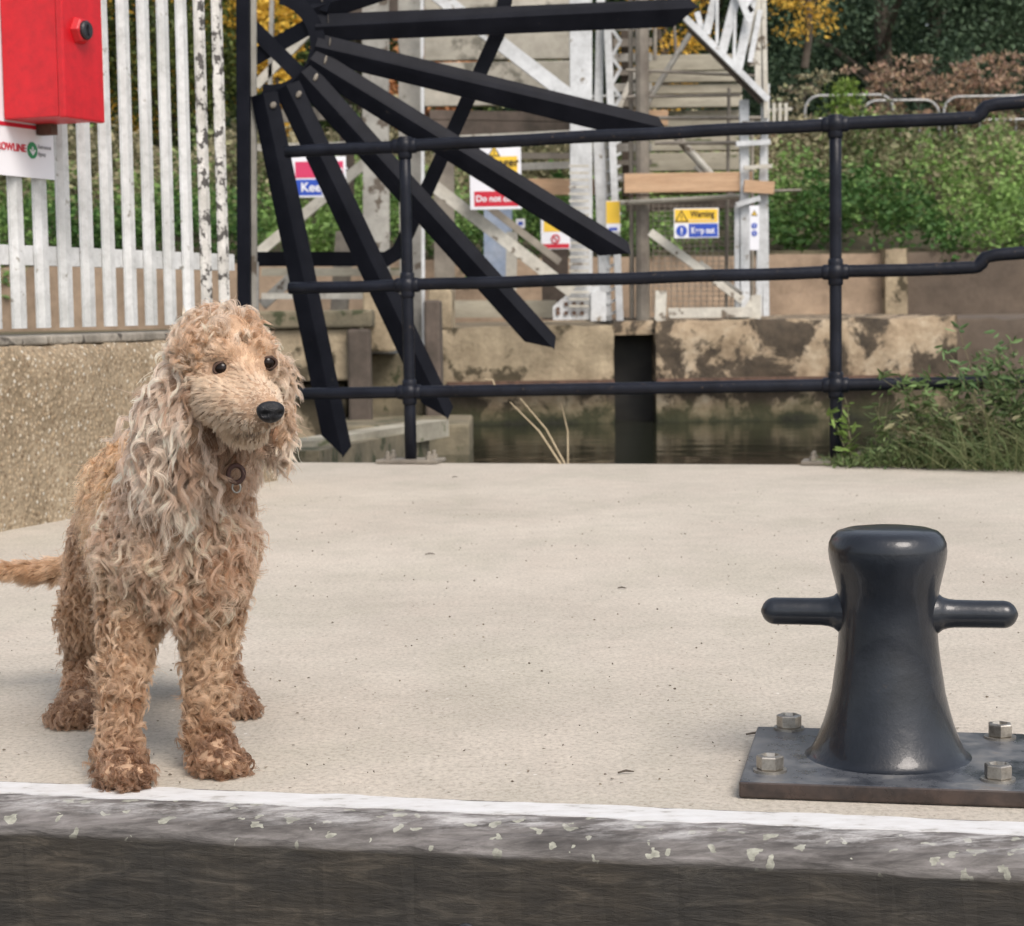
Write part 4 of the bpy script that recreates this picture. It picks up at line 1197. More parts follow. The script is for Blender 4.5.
for i, (px, py) in enumerate(hx):
    tall_plant(px, py, 29.6 + (i % 3) * .5, 'dried brown umbel-headed plant on the bank top against the dark trees', (0.36, 0.25, 0.17) if px > 830 else (0.28, 0.26, 0.16), 330, .40, 'dried_hogweed', True)

# ------------------------------------------------------------------ trees beyond the bank
def tree(x, y, h, rad, n_, c0, c1, label, name='tree', leaf=0.11, zb0=3.0, gold=0.0, low=0.0, squash=1.0):
    if name == 'tree': n_ = int(n_ * 1.7)
    r = thing(name, label, 'tree', (x, y, zb0), 'trees beyond the bank')
    m = MB()
    m.tube([Vector((x + .1*math.sin(i), y, zb0 - .2 + (h*.75) * i / 6)) for i in range(7)], [(0.24 - .03*i) * min(1, rad / 2.6) for i in range(7)], 8)
    limbs = []
    for k in range(11):
        a = k * 2.4; z = zb0 + h * (.15 + .06 * k)
        e = Vector((x + math.cos(a)*rad*.75, y + math.sin(a)*rad*.75, z + h*.16)); s = Vector((x, y, z))
        m.tube([s, (s+e)/2 + VZ*.15, e], [.09 * min(1, rad / 2.6), .05 * min(1, rad / 2.6), .015], 5); limbs.append(e)
    m.build('trunk', M['bark'], r)
    # clumps through the crown
    K = 60
    cc = []
    while len(cc) < K:
        q_ = rng.uniform(-1, 1, 3)
        if (q_**2).sum() < 1 and (q_**2).sum() > .12: cc.append(q_)
    cc = np.array(cc) * np.array([rad, rad, h * .5]) + np.array([x, y, zb0 + h * (.52 - low)])
    ci = rng.integers(0, K, n_); cs = rng.uniform(.35, .75, K) * rad / 2.2
    pos = cc[ci] + rng.normal(size=(n_, 3)) * cs[ci][:, None] * np.array([.8, .8, .5])
    pos[:, 2] = np.maximum(pos[:, 2], zb0 + 0.1)
    t = np.clip(rng.random(n_) * .45 + (rng.random(K) ** 1.5 * .75)[ci], 0, 1)
    col = mixcol(c0, c1, t)
    if gold:
        g_ = (rng.random(K) < gold)[ci]; gc = mixcol((0.55, 0.30, 0.03), (0.80, 0.52, 0.07), rng.random(n_)); col = np.where(g_[:, None], gc, col)  # golden light on some clumps, painted as leaf colour
    leaf_mesh('crown', pos, rng.normal(size=(n_, 3)) + np.array([0, -.3, -.1]), rng.uniform(.6, 1.3, n_) * leaf, .5, col, r)
D0, D1 = (0.018, 0.042, 0.028), (0.10, 0.155, 0.085)
tree(7.6, 39, 9.5, 3.3, 20000, D0, D1, 'dark evergreen tree directly behind the middle barrier', low=.08)
tree(12.2, 40, 10, 3.5, 20000, D0, (0.13, 0.19, 0.10), 'dark evergreen tree at the right edge behind the rightmost barrier', low=.08)
tree(4.4, 42, 10, 3.0, 18000, D0, D1, 'dark tree right behind the lattice tower', low=.08)
tree(16.5, 41, 10, 3.4, 12000, D0, D1, 'dark tree past the right edge of the bank', low=.08)
tree(10.0, 45, 12, 4.2, 20000, D0, D1, 'taller dark tree between and behind the two evergreens', low=.1)
tree(5.9, 46, 12, 4.0, 16000, D0, D1, 'taller dark tree behind the one beside the tower', low=.1)
tree(1.2, 41, 9, 3.0, 14000, (0.02, 0.045, 0.015), (0.09, 0.13, 0.03), 'green tree with painted golden light behind the board wall', gold=.10)
tree(-3.2, 42, 9.5, 3.3, 14000, (0.02, 0.045, 0.015), (0.10, 0.14, 0.03), 'green tree with painted golden light behind the pale panel wall', gold=.08)
tree(-7.2, 40, 9, 3.0, 16000, (0.03, 0.05, 0.015), (0.12, 0.15, 0.03), 'tree flecked with painted golden light, seen through the fan root', gold=.12)
tree(-11.0, 41, 9.5, 3.2, 16000, (0.03, 0.045, 0.015), (0.14, 0.14, 0.03), 'tree flecked with painted golden light behind the white fence', gold=.08)
tree(-15, 42, 10, 3.2, 10000, D0, D1, 'dark tree behind the red cabinet')
tree(5.35, 34.5, 4.2, 0.8, 2300, (0.45, 0.24, 0.03), (0.85, 0.58, 0.10), 'young tree with golden light painted into its leaves in front of the dark trees', name='light_tinted_tree', leaf=.085, zb0=5.0, squash=.6)  # these small trees carry the golden light in their leaf colours
tree(2.75, 33.5, 3.8, .8, 2200, (0.45, 0.24, 0.03), (0.85, 0.55, 0.08), 'small tree with golden light painted into its leaves, glimpsed over the board wall', name='light_tinted_tree', leaf=.09, zb0=3.6)
tree(-3.95, 33.0, 3.8, .5, 1500, (0.45, 0.26, 0.03), (0.85, 0.58, 0.09), 'small tree with golden light painted into its leaves, glimpsed inside the fan root', name='light_tinted_tree', leaf=.13, zb0=3.4)
tree(-1.3, 32.0, 2.2, .8, 3000, (0.40, 0.17, 0.08), (0.70, 0.36, 0.15), 'small orange tree glimpsed under the pale panel wall', name='orange_tree', leaf=.12, zb0=3.2)
# far wood closing the view
n = 60000
x = rng.uniform(-45, 45, n); y = 52 + rng.random(n) * 8
z = 3.2 + rng.random(n) * (12 + 2 * np.sin(x * .5) + 1.2 * np.sin(x * 1.7))
pos = np.stack([x, y, z], 1)
t = np.clip(.5 + .6 * wav(pos, .5, 3) + .2 * rng.normal(size=n), 0, 1)
o = leaf_mesh('far_wood', pos, rng.normal(size=(n, 3)), rng.uniform(.5, 1.0, n), .6, mixcol(D0, (0.04, 0.07, 0.035), t))
tag(o, 'dark mass of far woodland', kind='stuff')

# ------------------------------------------------------------------ weeds on the quay's far edge
def blade_mesh(name, roots, dirs, length, width, curve, c0, c1, parent=None):
    n = len(roots); seg = 5
    vs = np.zeros((n, (seg + 1) * 2, 3)); d = dirs / np.linalg.norm(dirs, axis=1, keepdims=True)
    lean = rng.normal(size=(n, 3)); lean[:, 2] = 0; lean /= np.linalg.norm(lean, axis=1, keepdims=True)
    s = np.cross(d, lean); s /= np.linalg.norm(s, axis=1, keepdims=True)
    for k in range(seg + 1):
        t = k / seg
        c = roots + d * (length * t)[:, None] + lean * (curve * length * t**2)[:, None] - np.array([0, 0, 1]) * (curve * .55 * length * t**2.4)[:, None]
        w = (width * (1 - t**1.5) * .5 + .0002)[:, None]
        vs[:, 2*k] = c + s * w; vs[:, 2*k + 1] = c - s * w
    vs[:, :, 2] = np.maximum(vs[:, :, 2], 0.004)
    idx = np.arange(n)[:, None] * (seg + 1) * 2
    fc = np.concatenate([idx + np.array([[2*k, 2*k + 1, 2*k + 3, 2*k + 2]]) for k in range(seg)], 1).reshape(-1, 4)
    me = bpy.data.meshes.new(name); off = np.array(wloc(parent))
    me.vertices.add(vs.shape[0] * vs.shape[1]); me.vertices.foreach_set('co', (vs - off).reshape(-1))
    me.loops.add(fc.size); me.loops.foreach_set('vertex_index', fc.reshape(-1).astype(np.int32))
    me.polygons.add(len(fc)); me.polygons.foreach_set('loop_start', np.arange(0, fc.size, 4, dtype=np.int32)); me.update(calc_edges=True)
    at = me.attributes.new('tint', 'FLOAT_COLOR', 'FACE')
    tc = mixcol(c0, c1, rng.random(n)); col = np.ones((n, seg, 4)); col[:, :, :3] = tc[:, None, :]
    at.data.foreach_set('color', col.reshape(-1)); me.materials.append(M['leaf'])
    o = bpy.data.objects.new(name, me); COL.objects.link(o)
    if parent: o.parent = parent
    return o

def on_edge(px, back=0.0):
    """Ground point near the quay's far edge under a photo column."""
    p = G(px, 466); t = 0
    xx = (px - 512) / F_PX * 6.6
    return np.array([xx, FAR(xx) - back, 0.0])
n = 2800
px = 826 + 330 * rng.random(n) ** 0.8
bk = rng.random(n) ** 1.5 * (0.10 + 0.22 * np.clip((px - 840) / 150, 0, 1))
rt = np.array([on_edge(a, b) for a, b in zip(px, bk)])
dens = np.clip((px - 845) / 110, 0.12, 1)
ln = (0.05 + 0.30 * rng.random(n) ** 1.6) * dens + 0.03
dr_ = rng.normal(size=(n, 3)) * np.array([.65, .4, .2]) + np.array([0, -0.05, 1])
o = blade_mesh('edge_grass', rt, dr_, ln, np.full(n, .0038), rng.uniform(.2, .9, n), (0.06, 0.11, 0.035), (0.25, 0.26, 0.13))
tag(o, 'straggly grass growing along the far quay edge at the right', kind='stuff')
n = 4600
px = 830 + 330 * rng.random(n) ** 0.75
bk = rng.random(n) * .30 - .12
rt = np.array([on_edge(a, b) for a, b in zip(px, bk)])
hh = np.clip((px - 850) / 130, 0.05, 1) * .40 * rng.random(n) ** 1.5
rt[:, 2] = .01 + hh * (0.6 + .4 * np.sin(px * .12) ** 2)
col = mixcol((0.05, 0.09, 0.025), (0.17, 0.22, 0.09), rng.random(n))
o = leaf_mesh('edge_weeds', rt, rng.normal(size=(n, 3)) + np.array([0, 0, .3]), rng.uniform(.012, .034, n), .36, col)
tag(o, 'low mossy weeds matted over the quay edge', kind='stuff')

def weed(px, top_py, lean, label, leafy=120, tint=(0.10, 0.15, 0.05), nst=5, back=0.06, spread=.5, stem_r=.0022, name='weed_plant', cat='weed'):
    b = on_edge(px, back); r = thing(name, label, cat, tuple(b), 'weeds on the quay edge')
    H = P(px, top_py, b[1]).z
    m = MB(); pts_all = []
    for k in range(nst):
        a = random.uniform(-1, 1) * spread + lean; hgt = H * random.uniform(.65, 1.0)
        pts = [Vector((b[0] + a * hgt * t**1.6 + .01*k, b[1] + random.uniform(-.02, .02), hgt * (t - .12 * abs(a) * t**3))) for t in [i/8 for i in range(9)]]
        m.tube(pts, [stem_r * (1 - .08*i) for i in range(9)], 5); pts_all += pts[2:]
    m.build('stem', M['weedstem'], r)
    if leafy:
        c = np.array([tuple(pts_all[i]) for i in rng.integers(0, len(pts_all), leafy)])
        pos = c + rng.normal(size=(leafy, 3)) * .008
        leaf_mesh('foliage', pos, rng.normal(size=(leafy, 3)) * np.array([1, .8, .5]) + np.array([0, 0, .2]), rng.uniform(.02, .055, leafy), .28, np.array(tint)[None] * rng.uniform(.6, 1.5, (leafy, 1)), r)
M['weedstem'] = surf('weed_stem', (0.12, 0.12, 0.06), (0.22, 0.19, 0.11), 30, 0.8, 0, 10)
M['straw'] = surf('dry_straw', (0.38, 0.30, 0.19), (0.52, 0.43, 0.29), 30, 0.8, 0, 10)
weed(848, 386, -.2, 'thin green weed twined round the foot of the right railing post', 60, (0.16, 0.24, 0.06), 3, .03, .2)
weed(875, 395, .1, 'small sparse weed just right of the right railing post', 60, (0.12, 0.17, 0.06), 4, .05, .3)
weed(905, 372, .3, 'weed leaning right below the lower railing tube', 130, (0.11, 0.16, 0.06), 6)
weed(945, 352, -.5, 'tall weed arching left across the lower railing tube', 200, (0.13, 0.20, 0.07), 7)
weed(975, 325, -.1, 'tallest weed with pale flower head near the right edge', 220, (0.12, 0.20, 0.08), 7)
weed(1000, 340, .2, 'bushy weed rising over the railing at the right edge', 260, (0.10, 0.16, 0.06), 8)
weed(1025, 350, -.4, 'weed cut off by the right edge of the picture', 240, (0.10, 0.15, 0.06), 8)
weed(930, 405, -.8, 'low dry weed sprawling left over the concrete edge', 120, (0.16, 0.15, 0.08), 6, .10)
weed(990, 390, -.6, 'dry looping weed at the right over the concrete edge', 160, (0.17, 0.16, 0.09), 8, .12)
# straw stalks
def stalk(p0, p1, d, label):
    m = MB(); a, b = P(*p0, d), P(*p1, d); mid = (a + b)/2 + VX*.012 + VZ*.01
    m.tube([a, mid, b], [.004, .003, .0018], 5); o = m.build('dry_stalk', M['straw']); tag(o, label, 'dry stalk', 'dry stalks behind the quay edge')
stalk((562, 466), (510, 402), 6.88, 'leftmost pale dry stalk leaning left beyond the concrete')
stalk((566, 466), (520, 398), 6.90, 'middle pale dry stalk leaning left beyond the concrete')
stalk((568, 466), (561, 402), 6.93, 'upright pale dry stalk right of the two leaning ones')
stalk((495, 386), (484, 379), 6.95, 'tiny pale stalk end at the bottom railing tube')
# red leaf and litter bits
pz = on_edge(957, .10)
m = MB(); m.add([Vector(pz) + Vector(v) for v in ((-.035, 0, .004), (0, -.012, .03), (.045, 0, .024), (.012, .015, .012))], [(0, 1, 2, 3)])
o = m.build('red_leaf', surf('red_leaf', (0.35, 0.03, 0.015), (0.42, 0.08, 0.03), 20, .6, 0, 10)); tag(o, 'fallen red leaf lying in the weeds at the right', 'leaf')
for (px, py, L_, a, lab) in ((430, 554, .022, .1, 'dark twig lying on the concrete left of centre'), (622, 588, .018, -.3, 'short brown twig lying on the concrete right of centre'), (756, 734, .026, .0, 'brown grass scrap beside the bollard plate'), (455, 477, .02, .1, 'dark crumb lying near the left railing post'), (626, 772, .02, .2, 'dark twig on the concrete near the white line')):
    p = G(px, py, .003); m = MB(); dv = Vector((math.cos(a), math.sin(a), 0)) * L_ / 2
    m.tube([p - dv, p + Vector((0, .002, .0015)), p + dv], [.0012, .0016, .0008], 5)
    o = m.build('twig', M['bark']); tag(o, lab, 'twig')
# grit specks
n = 1300
gx = rng.uniform(-1.2, 1.3, n); gy = 2.2 + rng.random(n) ** 1.4 * 3.6
pos = np.stack([gx, gy, np.full(n, .002)], 1)
o = leaf_mesh('grit', pos, np.stack([rng.normal(size=n), rng.normal(size=n), np.full(n, .05)], 1), rng.uniform(.0015, .0055, n), .6, mixcol((0.10, 0.08, 0.06), (0.30, 0.26, 0.2), rng.random(n)), mat=M['leaf'])
tag(o, 'fine grit and dead leaf crumbs on the concrete', kind='stuff')

# ------------------------------------------------------------------ the dog
dog = thing('dog', 'curly golden cocker spaniel standing on the concrete and looking to the right', 'dog', (-0.44, 2.42, 0.0))
def Pv(px, py, d): return np.array(P(px, py, d))
def on_ground(px, d, z): return np.array([(px - 512) / F_PX * d, d, z])
# skeleton: region -> chain of (point, radius)
paw = lambda px, d, s=1.0, tw=0.0: [(on_ground(px, d, .022), .024 * s), (on_ground(px, d, .019) + np.array([tw * .5, -.016, 0]), .024 * s)]
chains = {
 'chest': [[(Pv(180, 566, 2.36), .060), (Pv(181, 530, 2.335), .073), (Pv(182, 492, 2.35), .070)], [(Pv(146, 532, 2.36), .050), (Pv(210, 530, 2.36), .046)]],
 'back': [[(Pv(165, 500, 2.44), .078), (Pv(154, 512, 2.52), .077), (Pv(147, 520, 2.60), .074), (Pv(140, 528, 2.68), .072), (Pv(134, 540, 2.73), .060)], [(Pv(150, 560, 2.50), .062), (Pv(145, 565, 2.62), .055)], [(Pv(140, 476, 2.52), .05), (Pv(124, 492, 2.64), .05)]],
 'neck': [[(Pv(180, 480, 2.37), .066), (Pv(196, 445, 2.33), .058), (Pv(212, 415, 2.28), .054), (Pv(222, 392, 2.25), .050)]],
 'skull': [[(Pv(226, 360, 2.245), .050), (Pv(216, 356, 2.275), .051)], [(Pv(230, 343, 2.245), .036), (Pv(222, 345, 2.275), .036)], [(Pv(228, 376, 2.235), .046), (Pv(252, 364, 2.23), .032)], [(Pv(220, 352, 2.203), .0165), (Pv(230, 353, 2.198), .014)], [(Pv(260, 347, 2.214), .0135), (Pv(266, 349, 2.217), .011)]],
 'muzzle': [[(Pv(242, 378, 2.205), .026), (Pv(250, 388, 2.175), .0205), (Pv(260, 399, 2.14), .0175), (Pv(267, 408, 2.113), .0160)], [(Pv(220, 398, 2.205), .033), (Pv(234, 406, 2.17), .029), (Pv(247, 411, 2.145), .0245), (Pv(258, 415, 2.122), .0195)], [(Pv(262, 400, 2.18), .022), (Pv(269, 408, 2.15), .0165), (Pv(272, 415, 2.125), .0135)], [(Pv(232, 422, 2.20), .020), (Pv(247, 432, 2.165), .0145), (Pv(259, 434, 2.138), .0115)]],
 'earA': [[(Pv(186, 362, 2.26), .020), (Pv(174, 392, 2.25), .020), (Pv(170, 424, 2.245), .022), (Pv(175, 455, 2.245), .021), (Pv(184, 480, 2.25), .016)], [(Pv(166, 385, 2.26), .017), (Pv(156, 415, 2.25), .019), (Pv(158, 448, 2.25), .018), (Pv(168, 474, 2.25), .015)], [(Pv(192, 380, 2.24), .018), (Pv(190, 420, 2.23), .020), (Pv(192, 455, 2.235), .018)]],
 'earB': [[(Pv(276, 365, 2.28), .013), (Pv(279, 395, 2.275), .013), (Pv(279, 420, 2.27), .013), (Pv(279, 443, 2.265), .012), (Pv(280, 452, 2.265), .009)]],
 'legA': [[(Pv(140, 552, 2.37), .050), (Pv(133, 602, 2.35), .037), (Pv(127, 645, 2.325), .0265), (Pv(123, 690, 2.30), .0205), (Pv(120, 730, 2.29), .0195), (Pv(118, 752, 2.285), .0205)]],
 'legB': [[(Pv(214, 552, 2.37), .048), (Pv(211, 602, 2.365), .035), (Pv(208, 645, 2.35), .0245), (Pv(206, 690, 2.335), .0188), (Pv(206, 728, 2.325), .0185), (Pv(208, 745, 2.32), .020)]],
 'pawA': [paw(114, 2.254, .92, -.012), [(on_ground(92, 2.236, .015), .013)], [(on_ground(102, 2.218, .016), .0155)], [(on_ground(116, 2.214, .016), .016)], [(on_ground(131, 2.226, .015), .014)]],
 'pawB': [paw(208, 2.298, .95, .008), [(on_ground(192, 2.282, .015), .013)], [(on_ground(203, 2.268, .016), .0155)], [(on_ground(216, 2.264, .016), .016)], [(on_ground(229, 2.276, .015), .013)]],
 'hindA': [[(Pv(112, 540, 2.69), .056), (Pv(100, 580, 2.67), .043), (Pv(84, 615, 2.68), .030), (Pv(86, 645, 2.73), .0205), (Pv(84, 680, 2.69), .019), (Pv(79, 705, 2.63), .020)]],
 'hindB': [[(Pv(165, 545, 2.70), .055), (Pv(190, 590, 2.70), .042), (Pv(212, 630, 2.72), .028), (Pv(220, 660, 2.745), .019), (Pv(225, 685, 2.70), .018), (Pv(227, 704, 2.65), .020)]],
 'hpawA': [paw(72, 2.60, 1.0, -.016), [(on_ground(47, 2.575, .015), .013)], [(on_ground(56, 2.556, .016), .015)], [(on_ground(69, 2.555, .016), .015)], [(on_ground(79, 2.57, .016), .014)]],
 'hpawB': [paw(230, 2.63, .9, .008), [(on_ground(224, 2.61, .016), .014)], [(on_ground(234, 2.598, .016), .014)], [(on_ground(243, 2.605, .016), .013)]],
 'tail': [[(Pv(122, 520, 2.76), .032), (Pv(100, 548, 2.80), .024), (Pv(74, 566, 2.80), .017), (Pv(45, 571, 2.79), .014), (Pv(15, 571, 2.77), .012), (Pv(-12, 568, 2.75), .010), (Pv(-32, 566, 2.74), .006)]],
}
mb = MB(); SK = []; SR = []; SL = []
regs = list(chains)
for li, rg in enumerate(regs):
    for ch in chains[rg]:
        if len(ch) == 1:
            mb.ball(ch[0][0], ch[0][1], 16, 10); SK.append(ch[0][0]); SR.append(ch[0][1]); SL.append(li); continue
        for (a, ra), (b, rb) in zip(ch[:-1], ch[1:]):
            L = np.linalg.norm(b - a); k = max(2, int(L / (min(ra, rb) * .22)))
            for i in range(k + 1):
                t = i / k; p = a + (b - a) * t; r_ = ra + (rb - ra) * t
                mb.ball(p, r_, 16, 10); SK.append(p); SR.append(r_); SL.append(li)
SK = np.array(SK); SR = np.array(SR); SL = np.array(SL)
M['skin'] = surf('dog_undercoat', (0.32, 0.20, 0.125), (0.46, 0.31, 0.20), 40, .9, .3, 200)
raw = mb.build('body_raw', M['skin'])
rm = raw.modifiers.new('r', 'REMESH'); rm.mode = 'VOXEL'; rm.voxel_size = 0.0045
sm = raw.modifiers.new('s', 'SMOOTH'); sm.iterations = 6; sm.factor = .5
dg = bpy.context.evaluated_depsgraph_get()
bm_ = bpy.data.meshes.new_from_object(raw.evaluated_get(dg))
bpy.data.objects.remove(raw)
bm_.name = 'body'
bm_.transform(Matrix.Translation(-wloc(dog)))
for p in bm_.polygons: p.use_smooth = True
body = bpy.data.objects.new('body', bm_); COL.objects.link(body); body.parent = dog

nv = len(bm_.vertices); V = np.empty(nv * 3); bm_.vertices.foreach_get('co', V); V = V.reshape(-1, 3) + np.array(wloc(dog))
bm_.calc_loop_triangles(); nt_ = len(bm_.loop_triangles); T = np.empty(nt_ * 3, dtype=np.int32); bm_.loop_triangles.foreach_get('vertices', T); T = T.reshape(-1, 3)
e1 = V[T[:, 1]] - V[T[:, 0]]; e2 = V[T[:, 2]] - V[T[:, 0]]
cr = np.cross(e1, e2); area = np.linalg.norm(cr, axis=1) / 2; tn = cr / (2 * area[:, None] + 1e-12)
# smooth vertex normals
VN = np.zeros_like(V)
for k in range(3): np.add.at(VN, T[:, k], cr)
VN /= np.linalg.norm(VN, axis=1, keepdims=True) + 1e-12
if ((V - V.mean(0)) * VN).sum() < 0: VN = -VN

from mathutils.bvhtree import BVHTree
_bvh = BVHTree.FromPolygons([tuple(v) for v in V], [tuple(int(i) for i in t) for t in T])
def on_coat(px, py, sink):
    dr = (P(px, py, 2.0) - CAM).normalized(); h = _bvh.ray_cast(CAM, dr)
    if h[0] is None: return np.array(_bvh.find_nearest(P(px, py, 2.12))[0])
    return np.array(h[0] + dr * sink)
eyeA, noseP = on_coat(222, 369, .0070), Pv(270.5, 412, 2.094)
eyeB = on_coat(267.5, 363, .0070)
mouth = []
mp_ = [(268.5, 425), (266, 430), (261, 432.5), (255, 433.5), (248, 434), (241, 434), (235, 432)]
for (ax_, ay_), (bx_, by_) in zip(mp_[:-1], mp_[1:]):
    for t_ in (0, .33, .66): mouth.append(on_coat(ax_ + (bx_ - ax_) * t_, ay_ + (by_ - ay_) * t_, 0))
stop = Pv(252, 372, 2.17)

def region_of(p):
    out = np.empty(len(p), dtype=int)
    for s in range(0, len(p), 4000):
        q_ = p[s:s+4000]
        d = np.linalg.norm(q_[:, None] - SK[None], axis=2) - SR[None]
        out[s:s+4000] = SL[d.argmin(1)]
    return out

def unit(v): return v / (np.linalg.norm(v, axis=-1, keepdims=True) + 1e-12)
# per region: lock spacing (m), length, curl amplitude, wavelength, strands per lock, lift off the skin, colours dark/light
RP = {
 'chest': (.0078, .030, .0050, .020, 20, .50, (.50, .27, .155), (.95, .73, .54)),
 'back':  (.0072, .026, .0038, .018, 16, .42, (.54, .29, .14), (.90, .61, .36)),
 'neck':  (.0074, .032, .0044, .020, 18, .40, (.44, .24, .14), (.92, .68, .50)),
 'skull': (.0074, .0205, .0046, .019, 20, .50, (.60, .36, .21), (.95, .80, .63)),
 'muzzle':(.0019, .0078, .0001, .04, 7, .14, (.62, .40, .235), (.93, .76, .57)),
 'earA':  (.0084, .044, .0050, .027, 24, .20, (.56, .365, .25), (.95, .795, .645)),
 'earB':  (.0070, .024, .0036, .020, 16, .22, (.50, .32, .20), (.92, .76, .60)),
 'legA':  (.0070, .0175, .0046, .0150, 19, .62, (.36, .20, .11), (.86, .62, .42)),
 'legB':  (.0070, .0170, .0046, .0150, 19, .62, (.36, .20, .11), (.84, .60, .40)),
 'pawA':  (.0060, .0115, .0034, .012, 15, .55, (.14, .072, .042), (.40, .235, .145)),
 'pawB':  (.0060, .0115, .0034, .012, 15, .55, (.14, .072, .042), (.40, .235, .145)),
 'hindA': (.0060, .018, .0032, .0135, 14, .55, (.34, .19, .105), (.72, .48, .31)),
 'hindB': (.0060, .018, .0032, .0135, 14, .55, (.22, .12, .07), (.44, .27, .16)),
 'hpawA': (.0056, .0125, .0026, .011, 13, .60, (.18, .095, .055), (.36, .22, .14)),
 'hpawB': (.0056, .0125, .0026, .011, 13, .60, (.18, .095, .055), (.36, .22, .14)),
 'tail':  (.0058, .020, .0012, .03, 14, .22, (.44, .25, .135), (.76, .52, .33)),
}
NP = 12
all_pos, all_rad, all_col = [], [], []
cdf = np.cumsum(area); tot = cdf[-1]
ns = int(tot / (.0040 ** 2) * 1.0)
ti = np.searchsorted(cdf, rng.random(ns) * tot); u = rng.random(ns); w = rng.random(ns)
fl = u + w > 1; u[fl] = 1 - u[fl]; w[fl] = 1 - w[fl]
RT = V[T[ti, 0]] * (1 - u - w)[:, None] + V[T[ti, 1]] * u[:, None] + V[T[ti, 2]] * w[:, None]
RN = unit(VN[T[ti, 0]] * (1 - u - w)[:, None] + VN[T[ti, 1]] * u[:, None] + VN[T[ti, 2]] * w[:, None])
RG = region_of(RT)
mz_dir = unit(noseP - Pv(232, 385, 2.205)); mid_face = Pv(228, 362, 2.235)
tail_dir = unit(Pv(0, 570, 2.76) - Pv(74, 566, 2.80))
clump_all = wav(RT, 55.0, 1.3)
RP['skull_short'] = (.0022, .0090, .0003, .04, 7, .26, (.62, .38, .215), (.90, .72, .53))
for rg in regs + ['skull_short']:
    li = regs.index('skull' if rg == 'skull_short' else rg)
    sp, L0, amp0, wl, nst, lift, c0, c1 = RP[rg]
    idx = np.where(RG == li)[0]
    keep = rng.random(len(idx)) < (.0040 / sp) ** 2 * 1.25
    idx = idx[keep]
    r0_, n0_ = RT[idx], RN[idx]
    dE = np.minimum(np.linalg.norm(r0_ - eyeA, axis=1), np.linalg.norm(r0_ - eyeB, axis=1))
    dN = np.linalg.norm(r0_ - noseP, axis=1)
    ok = (dE > .0106) & (dN > .0150)
    r0_, n0_, dE, dN = r0_[ok], n0_[ok], dE[ok], dN[ok]
    nL = len(r0_)
    if not nL: continue
    down = np.tile([0, 0, -1.0], (nL, 1))
    big = 1 + .45 * wav(r0_, 22.0, 7.7)
    L = L0 * rng.uniform(.6, 1.3, nL) * big; amp = amp0 * np.clip(big, .6, 1.5) * rng.uniform(.6, 1.3, nL)
    if rg in ('skull', 'skull_short'):
        up = np.clip((r0_[:, 2] - mid_face[2]) / .045, -1, 1)
        facing = ((r0_ - mid_face) @ mz_dir) / .05
        comb = unit(r0_ - (mid_face + np.array([0, 0, .02]))) * .5 + np.array([0, 0, -.7]) - mz_dir * .35
        near = np.clip((dE - .010) / .028, .0, 1)
        front = np.clip((facing - .15) / .35, 0, 1) * np.clip(1.25 - up * 1.1, 0, 1)
        front = front * (1 - .7 * np.exp(-(np.linalg.norm((r0_ - Pv(243, 337, 2.2)) * np.array([1, .5, 1]), axis=1) / .016) ** 2))
        L = L * (0.30 + .70 * near) * (1 - .45 * front)
        comb = comb * (1 - front[:, None]) + (r0_ - stop) / .03 * front[:, None] * np.array([1, 1, .8])
        amp = amp * near * (1 - .9 * front)
        if rg == 'skull_short':
            L = L0 * rng.uniform(.7, 1.2, nL) * (.35 + .65 * near); amp = np.full(nL, amp0)
            comb = unit(r0_ - stop) + np.array([0, 0, .25]); kp = front > .12
        else:
            kp = front < rng.uniform(.35, .95, nL)
        r0_, n0_, dE, dN, down, L, amp, comb = (a[kp] for a in (r0_, n0_, dE, dN, down, L, amp, comb)); nL = len(r0_)
    elif rg == 'muzzle':
        comb = np.tile(-mz_dir, (nL, 1)) + down * .38
        far = np.clip((dN - .015) / .075, 0, 1)
        L = L * (.40 + 1.5 * far); 
        below = np.clip((noseP[2] - .012 - r0_[:, 2]) / .02, 0, 1)
        L = L * (1 + .35 * below * far); comb = comb + down * below[:, None] * .9
        L *= (.3 + .7 * np.clip((dE - .008) / .02, 0, 1))
    elif rg == 'tail':
        comb = np.tile(tail_dir, (nL, 1)) + down * .35
    elif rg in ('back',):
        comb = down * .8 + np.array([-.1, .55, 0])
    else:
        comb = down + rng.normal(size=(nL, 3)) * .15
    jit = .09 if rg in ('muzzle', 'tail', 'skull_short') else .55
    comb = unit(comb)
    tang = comb - n0_ * (comb * n0_).sum(1, keepdims=True)
    tang = unit(unit(tang + 1e-6) + rng.normal(size=(nL, 3)) * jit * .6)
    d0 = unit(tang + n0_ * lift + n0_ * rng.uniform(0, .25 if rg not in ('muzzle', 'skull_short') else .06, (nL, 1)))
    grav = down * (.9 if rg not in ('muzzle', 'tail', 'skull', 'skull_short') else .25)
    ph = rng.uniform(0, 2 * np.pi, nL); hand = np.where(rng.random(nL) < .5, 1.0, -1.0)
    wlv = wl * rng.uniform(.75, 1.35, nL); ampv = amp * rng.uniform(.55, 1.35, nL)
    # colour of the lock
    tcol = np.clip(.46 + .6 * wav(r0_, 38.0, 2.2) + .32 * rng.normal(size=nL), 0, 1)
    if rg in ('muzzle', 'skull_short'): tcol = np.clip(.60 + .30 * wav(r0_, 30.0, 2.2) + .06 * rng.normal(size=nL), 0, 1)
    base = np.array(c0)[None] * (1 - tcol[:, None]) + np.array(c1)[None] * tcol[:, None]
    # where the coat's colour is changed, painted throat shade included
    red = np.zeros(nL)
